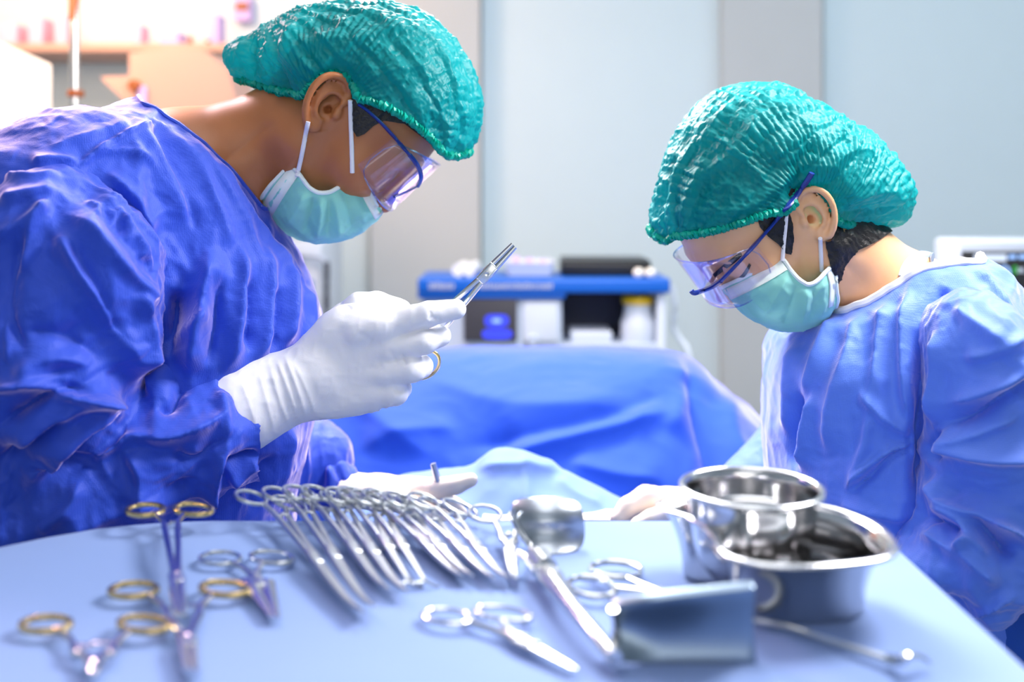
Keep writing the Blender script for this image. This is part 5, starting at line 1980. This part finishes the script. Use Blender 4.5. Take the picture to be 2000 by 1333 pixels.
top = P(0, 545, AY - .02)[2]
px2 = lambda x: (x - 1000) / F * AY
mb = MB()
for k in range(3):
    mb.tube([(px2(890 + k * 17), AY + .10, top + .016), (px2(890 + k * 17), AY + .22, top + .016)], .015, 14)
for k, x in enumerate((893, 915)):
    o = MB().tube([(px2(x), AY + .04, top + .017), (px2(x) + .012, AY + .17, top + .017)], .0165, 16).build('bandage_roll', M['white_plastic'])
    tag(o, ('white bandage roll on the blue shelf, first from its free end', 'white bandage roll on the blue shelf, nearer the clear trays')[k], 'roll', 'bandage rolls on the machine')
tray = thing('plastic_tray', 'pale translucent plastic tray on the blue shelf beside the black case', 'tray', (px2(1040), AY + .16, top))
a = rr_outline(px2(985), px2(1085), AY + .03, AY + .21, (.01, .01, .01, .01), 4)[::6]
rings = [np.c_[a + (a.mean(0) - a) * k, np.full(len(a), top + z)] for k, z in ((.12, .002), (.0, .036), (.02, .036), (.14, .006))]
MB().rings([r.tolist() for r in rings]).build('tub', M['pale_grey'], tray)
mb = MB()
for k in range(3):
    mb.box((px2(1000 + 28 * k), AY + .06, top + .008), (px2(1016 + 28 * k), AY + .18, top + .046 - .005 * k), .004)
mb.build('packets', M['lilac_plastic'], tray)
case = thing('equipment_case', 'flat black equipment case lying on the blue shelf', 'case', (px2(1190), AY + .2, top))
MB().box((px2(1100), AY + .05, top), (px2(1278), AY + .23, top + .036), .006).build('case_shell', M['black_plastic'], case)
MB().box((px2(1102), AY + .051, top + .0365), (px2(1276), AY + .229, top + .043), .003).build('lid', M['black_plastic'], case)
for k, x in enumerate((1249, 1272)):
    o = MB().ball((px2(x), AY + .02, top + .012), (.014, .014, .0125)).build('cotton_ball', M['gauze'])
    tag(o, ('white cotton ball before the black case', 'white cotton ball at the outer corner of the blue shelf')[k], 'cotton ball', 'cotton balls on the machine')
jz = P(0, 672, AY)[2]
jar = thing('suction_jar', 'suction jar with yellow lid in the dark bay of the machine', 'jar', (px2(1250), AY + .055, jz))
MB().lathe([(.001, 0), (.042, 0), (.044, .01), (.044, .05), (.038, .062), (.034, .085), (.034, .098), (.001, .098)], (px2(1250), AY + .055, jz), 24).build('canister', M['pale_grey'], jar)
MB().lathe([(.001, 0), (.040, 0), (.040, .014), (.036, .020), (.001, .020)], (px2(1250), AY + .055, jz + .098), 24).build('lid', M['yellow_plastic'], jar)
MB().lathe([(.001, 0), (.010, 0), (.010, .02), (.001, .02)], (px2(1250), AY + .055, jz + .118), 14).build('spout', M['black_plastic'], jar)
o = pbox(MB(), 1115, 648, 1196, 671.5, AY + .02, .12, .006).build('white_box', M['pale_grey'])
tag(o, 'low pale box standing in the dark bay beside the suction jar', 'box')

# ---- patient monitor
MYY = 2.15
mon = thing('patient_monitor', 'patient monitor with white and green figures on a black screen, behind the lighter blue shoulder', 'monitor', (P(1990, 0, MYY)[0], MYY, 0))
pbox(MB(), 1868, 468, 2110, 640, MYY, .12, .012).build('housing', M['pale_grey'], mon)
ms = pbox(MB(), 1879, 491, 2098, 626, MYY - .004, .006, .002).build('screen', M['screen_black'], mon)


def flat_text(txt, px, py, hpx, mat, par, Y, wide=1.0):
    c = bpy.data.curves.new('figures', 'FONT')
    c.body = txt
    c.size = hpx / F * Y * 1.4
    c.extrude = .0003
    tmp = bpy.data.objects.new('figures', c)
    COL.objects.link(tmp)
    dg = bpy.context.evaluated_depsgraph_get()
    me = bpy.data.meshes.new_from_object(tmp.evaluated_get(dg))
    bpy.data.objects.remove(tmp)
    p = P(px, py, Y)
    mx = Matrix.Translation(Vector(p)) @ Matrix.Rotation(math.pi / 2, 4, 'X') @ Matrix.Diagonal((wide, 1, 1, 1))
    me.transform(mx)
    me.materials.append(mat)
    o = bpy.data.objects.new('figures', me)
    COL.objects.link(o)
    o.parent = par
    o.matrix_local = parent_world(par).inverted()
    return o


sy = MYY - .0046
flat_text('00', 1921, 552, 34, M['glow_pale'], ms, sy, 1.15)
flat_text('00', 1965, 553, 11, M['glow_green'], ms, sy)
flat_text('0', 1977, 535, 16, M['glow_green'], ms, sy)
flat_text('0', 1978, 569, 12, M['glow_green'], ms, sy)
flat_text('00', 1987, 533, 10, M['glow_white'], ms, sy)
flat_text('00', 1984, 612, 16, M['glow_cyan'], ms, sy)
pbox(MB(), 1903, 497, 1966, 511, sy - .0003, .0004, .0001).build('status_bar', M['glow_white'], ms, smooth=False)
pbox(MB(), 1970, 498, 1985, 506, sy - .0003, .0004, .0001).build('status_bar', M['glow_pale'], ms, smooth=False)
pbox(MB(), 1990, 498, 2030, 506, sy - .0003, .0004, .0001).build('status_bar', M['glow_pale'], ms, smooth=False)
mp = P(1990, 640, MYY)
MB().tube([(mp[0], MYY + .07, mp[2] + .01), (mp[0], MYY + .07, .05)], .02, 14).build('stand_pole', M['pale_grey'], mon)
MB().lathe([(.001, 0), (.22, 0), (.22, .02), (.05, .05), (.001, .05)], (mp[0], MYY + .07, 0), 28).build('stand_base', M['pale_grey'], mon)

# ---- drip stand
SY = 2.2
dp = P(148, 200, SY)
stand = thing('drip_stand', 'slim drip stand with brown collar and knob behind the bent back', 'stand', (dp[0], SY, 0))
MB().tube([(dp[0], SY, .04), (dp[0], SY, 1.60)], .0075, 14).build('lower_pole', M['chrome'], stand)
MB().tube([(dp[0] - .003, SY, 1.50), (dp[0] - .003, SY, 2.05)], .0105, 14).build('upper_pole', M['chrome'], stand)
MB().lathe([(.001, -.008), (.017, -.007), (.0185, 0), (.017, .007), (.001, .008)], (dp[0], SY, P(0, 183, SY)[2]), 20).build('collar', M['brown_knob'], stand)
MB().lathe([(.001, -.026), (.011, -.024), (.0115, .03), (.009, .036), (.001, .036)], (dp[0] - .004, SY, P(0, 20, SY)[2]), 20).build('clamp_knob', M['brown_knob'], stand)
for k in range(5):
    an = k * 2 * math.pi / 5
    MB().tube([(dp[0], SY, .06), (dp[0] + .24 * math.cos(an), SY + .24 * math.sin(an), .035)], .012, 10).build('foot', M['chrome'], stand)
for s in (1, -1):
    MB().tube(cr([(dp[0], SY, 2.05), (dp[0] + s * .06, SY, 2.06), (dp[0] + s * .08, SY, 2.10)], 5), .004, 8).build('hook', M['chrome'], stand)

# ---- white cabinet, low
WYc = 2.45
cabz = [P(-160, 40, WYc), P(0, 82, WYc), P(100, 126, WYc)]
cab = thing('equipment_cabinet', 'white equipment cabinet with sloping top beside the drip stand', 'cabinet', (P(0, 0, WYc)[0] - .05, WYc + .1, 0))
z0 = .08
poly = [(cabz[0][0], cabz[0][2]), (cabz[1][0], cabz[1][2]), (cabz[2][0], cabz[2][2]), (cabz[2][0], P(0, 262, WYc)[2]), (cabz[0][0], P(0, 240, WYc)[2])]
mb = MB().rings([[(x, WYc, z) for x, z in poly], [(x * (WYc + .3) / WYc, WYc + .3, z) for x, z in poly]])
o = mb.build('housing', M['white_plastic'], cab, smooth=False)
a = P(108, 268, WYc)
MB().box((cabz[0][0] - .02, WYc - .03, a[2] - .05), (a[0], WYc + .32, a[2]), .01).build('work_top', M['pale_grey'], cab)
MB().box((cabz[0][0], WYc, z0), (a[0] - .02, WYc + .3, a[2] - .05), .006).build('drawers', M['white_plastic'], cab)
MB().box((cabz[0][0], WYc, a[2] - .10), (a[0] - .015, WYc - .012, a[2] - .085), .003).build('drawer_handle', M['grey_plastic'], cab)
for x in (cabz[0][0] + .05, a[0] - .07):
    for yy in (.05, .25):
        MB().lathe([(.001, -.015), (.035, -.015), (.04, 0), (.035, .015), (.001, .015)], (0, 0, 0), 16).xf(Matrix.Translation((x, WYc + yy, .04)) @ Matrix.Rotation(math.pi / 2, 4, 'Y')).build('caster', M['black_plastic'], cab)

# ---- wall shelf with small packages, angled boom head below it
SHY = 3.22
sh = thing('wall_shelf', 'long rose-grey wall shelf carrying small packages, above the bent back', 'shelf', (P(230, 95, SHY)[0], SHY + .12, P(230, 95, SHY)[2]))
pbox(MB(), -180, 84, 446, 101, SHY, .279, .004).build('board', M['taupe'], sh)
for x in (0, 430):
    pbox(MB(), x - 5, 101, x + 5, 150, SHY + .1, .179, .002).build('bracket', M['white_plastic'], sh)
shz = P(0, 84, SHY)[2] + .0005
pp = [(12, 38, 44, 'pink_paper', 'small pink carton over the white cabinet, first on the shelf'), (68, 28, 58, 'pink_paper', 'narrow pink carton, second on the shelf'), (118, 22, 62, 'pink_paper', 'pale pink carton just behind the drip stand knob'),
      (266, 16, 44, 'pink_paper', 'small pink packet beside the lilac box'), (330, 38, 28, 'lilac_plastic', 'squat lilac box in the middle of the shelf'), (416, 20, 64, 'lilac_plastic', 'tall lilac carton at the end of the shelf')]
for x, w, hh, mt, lb in pp:
    a, b = P(x - w / 2, 84, SHY + .06), P(x + w / 2, 84 - hh, SHY + .06)
    o = MB().box((a[0], SHY + .06, shz), (b[0], SHY + .15, shz + hh / F * SHY), .003).build('carton', M[mt])
    tag(o, lb, 'carton', 'cartons on the wall shelf')
for x, hh, lb in ((372, 20, 'tiny brown bottle on the shelf between lilac box and tall carton'), (407, 12, 'short brown bottle at the foot of the tall lilac carton')):
    p = P(x, 84, SHY + .03)
    bt = thing('bottle', lb, 'bottle', (p[0], SHY + .03, shz), 'brown bottles on the wall shelf')
    hz = hh / F * SHY
    MB().lathe([(.001, 0), (.008, 0), (.0085, .002), (.0085, hz * .6), (.004, hz * .75), (.001, hz * .75)], (p[0], SHY + .03, shz), 14).build('flask', M['brown_knob'], bt)
    MB().lathe([(.001, hz * .74), (.0045, hz * .74), (.0045, hz), (.001, hz)], (p[0], SHY + .03, shz), 12).build('stopper', M['white_plastic'], bt)
# framed notice higher on the wall
nt_ = thing('wall_notice', 'small lilac and brown framed notice fixed to the wall above the cap', 'notice', P(472, 20, Y1 - .06))
pbox(MB(), 456, -10, 488, 40, Y1 - .05, .049, .004).build('case', M['lilac_plastic'], nt_)
pbox(MB(), 460, 4, 484, 20, Y1 - .056, .01, .002).build('window', M['brown_knob'], nt_)

BY = 2.7
boom = thing('equipment_boom', 'angled rose-grey equipment boom below the wall shelf', 'boom', P(340, 160, BY))
poly = [(252, 104), (350, 92), (400, 100), (446, 140), (470, 230), (470, 330), (258, 330), (262, 260), (255, 215), (236, 190), (206, 162), (196, 150), (252, 148)]
A = [(P(x, y, BY)[0], P(x, y, BY)[2]) for x, y in poly]
MB().rings([[(x, BY, z) for x, z in A], [(x, BY + .22, z) for x, z in A]]).build('arm_cover', M['taupe'], boom, smooth=False)
pbox(MB(), 268, 168, 284, 330, BY - .012, .012, .003).build('side_rail', M['lilac_plastic'], boom)
p = P(266, 168, BY)
MB().lathe([(.001, -.012), (.016, -.01), (.016, .01), (.001, .012)], (0, 0, 0), 16).xf(Matrix.Translation((p[0], BY - .01, p[2])) @ Matrix.Rotation(math.pi / 2, 4, 'X')).build('joint_cap', M['brown_knob'], boom)
a, b = P(300, 330, BY), P(440, 330, BY)
MB().box((a[0], BY + .04, .0), (b[0], BY + .18, a[2]), .01).build('column', M['taupe'], boom)

# ---- trolley behind the chin
TY = 2.9
tr = thing('trolley', 'pale trolley with dark upright handle bar behind the mask', 'trolley', (P(610, 0, TY)[0], TY + .15, 0))
flr = HY + ZC / TY * F
pbox(MB(), 540, 474, 628, flr - 60, TY, .36, .008).build('housing', M['pale_grey'], tr)
hb = cr([P(584, 500, TY - .01), P(600, 500, TY - .03), P(624, 502, TY - .03), P(636, 512, TY - .03), P(638, 530, TY - .03), P(638, 620, TY - .03), P(638, 700, TY - .03), P(624, 712, TY - .01)], 5)
MB().tube(hb[:16], .0075, 10).build('handle_top', M['grey_plastic'], tr)
MB().tube(hb[15:], .0085, 10).build('handle_bar', M['dark_plastic'], tr)
pbox(MB(), 594, 548, 612, 574, TY - .003, .004, .001).build('sticker', M['blue_enamel'], tr)
for x in (556, 612):
    for yy in (.05, .30):
        p = P(x, flr - 30, TY)
        MB().lathe([(.001, -.015), (.04, -.015), (.045, 0), (.04, .015), (.001, .015)], (0, 0, 0), 16).xf(Matrix.Translation((p[0], TY + yy, .045)) @ Matrix.Rotation(math.pi / 2, 4, 'Y')).build('caster', M['black_plastic'], tr)
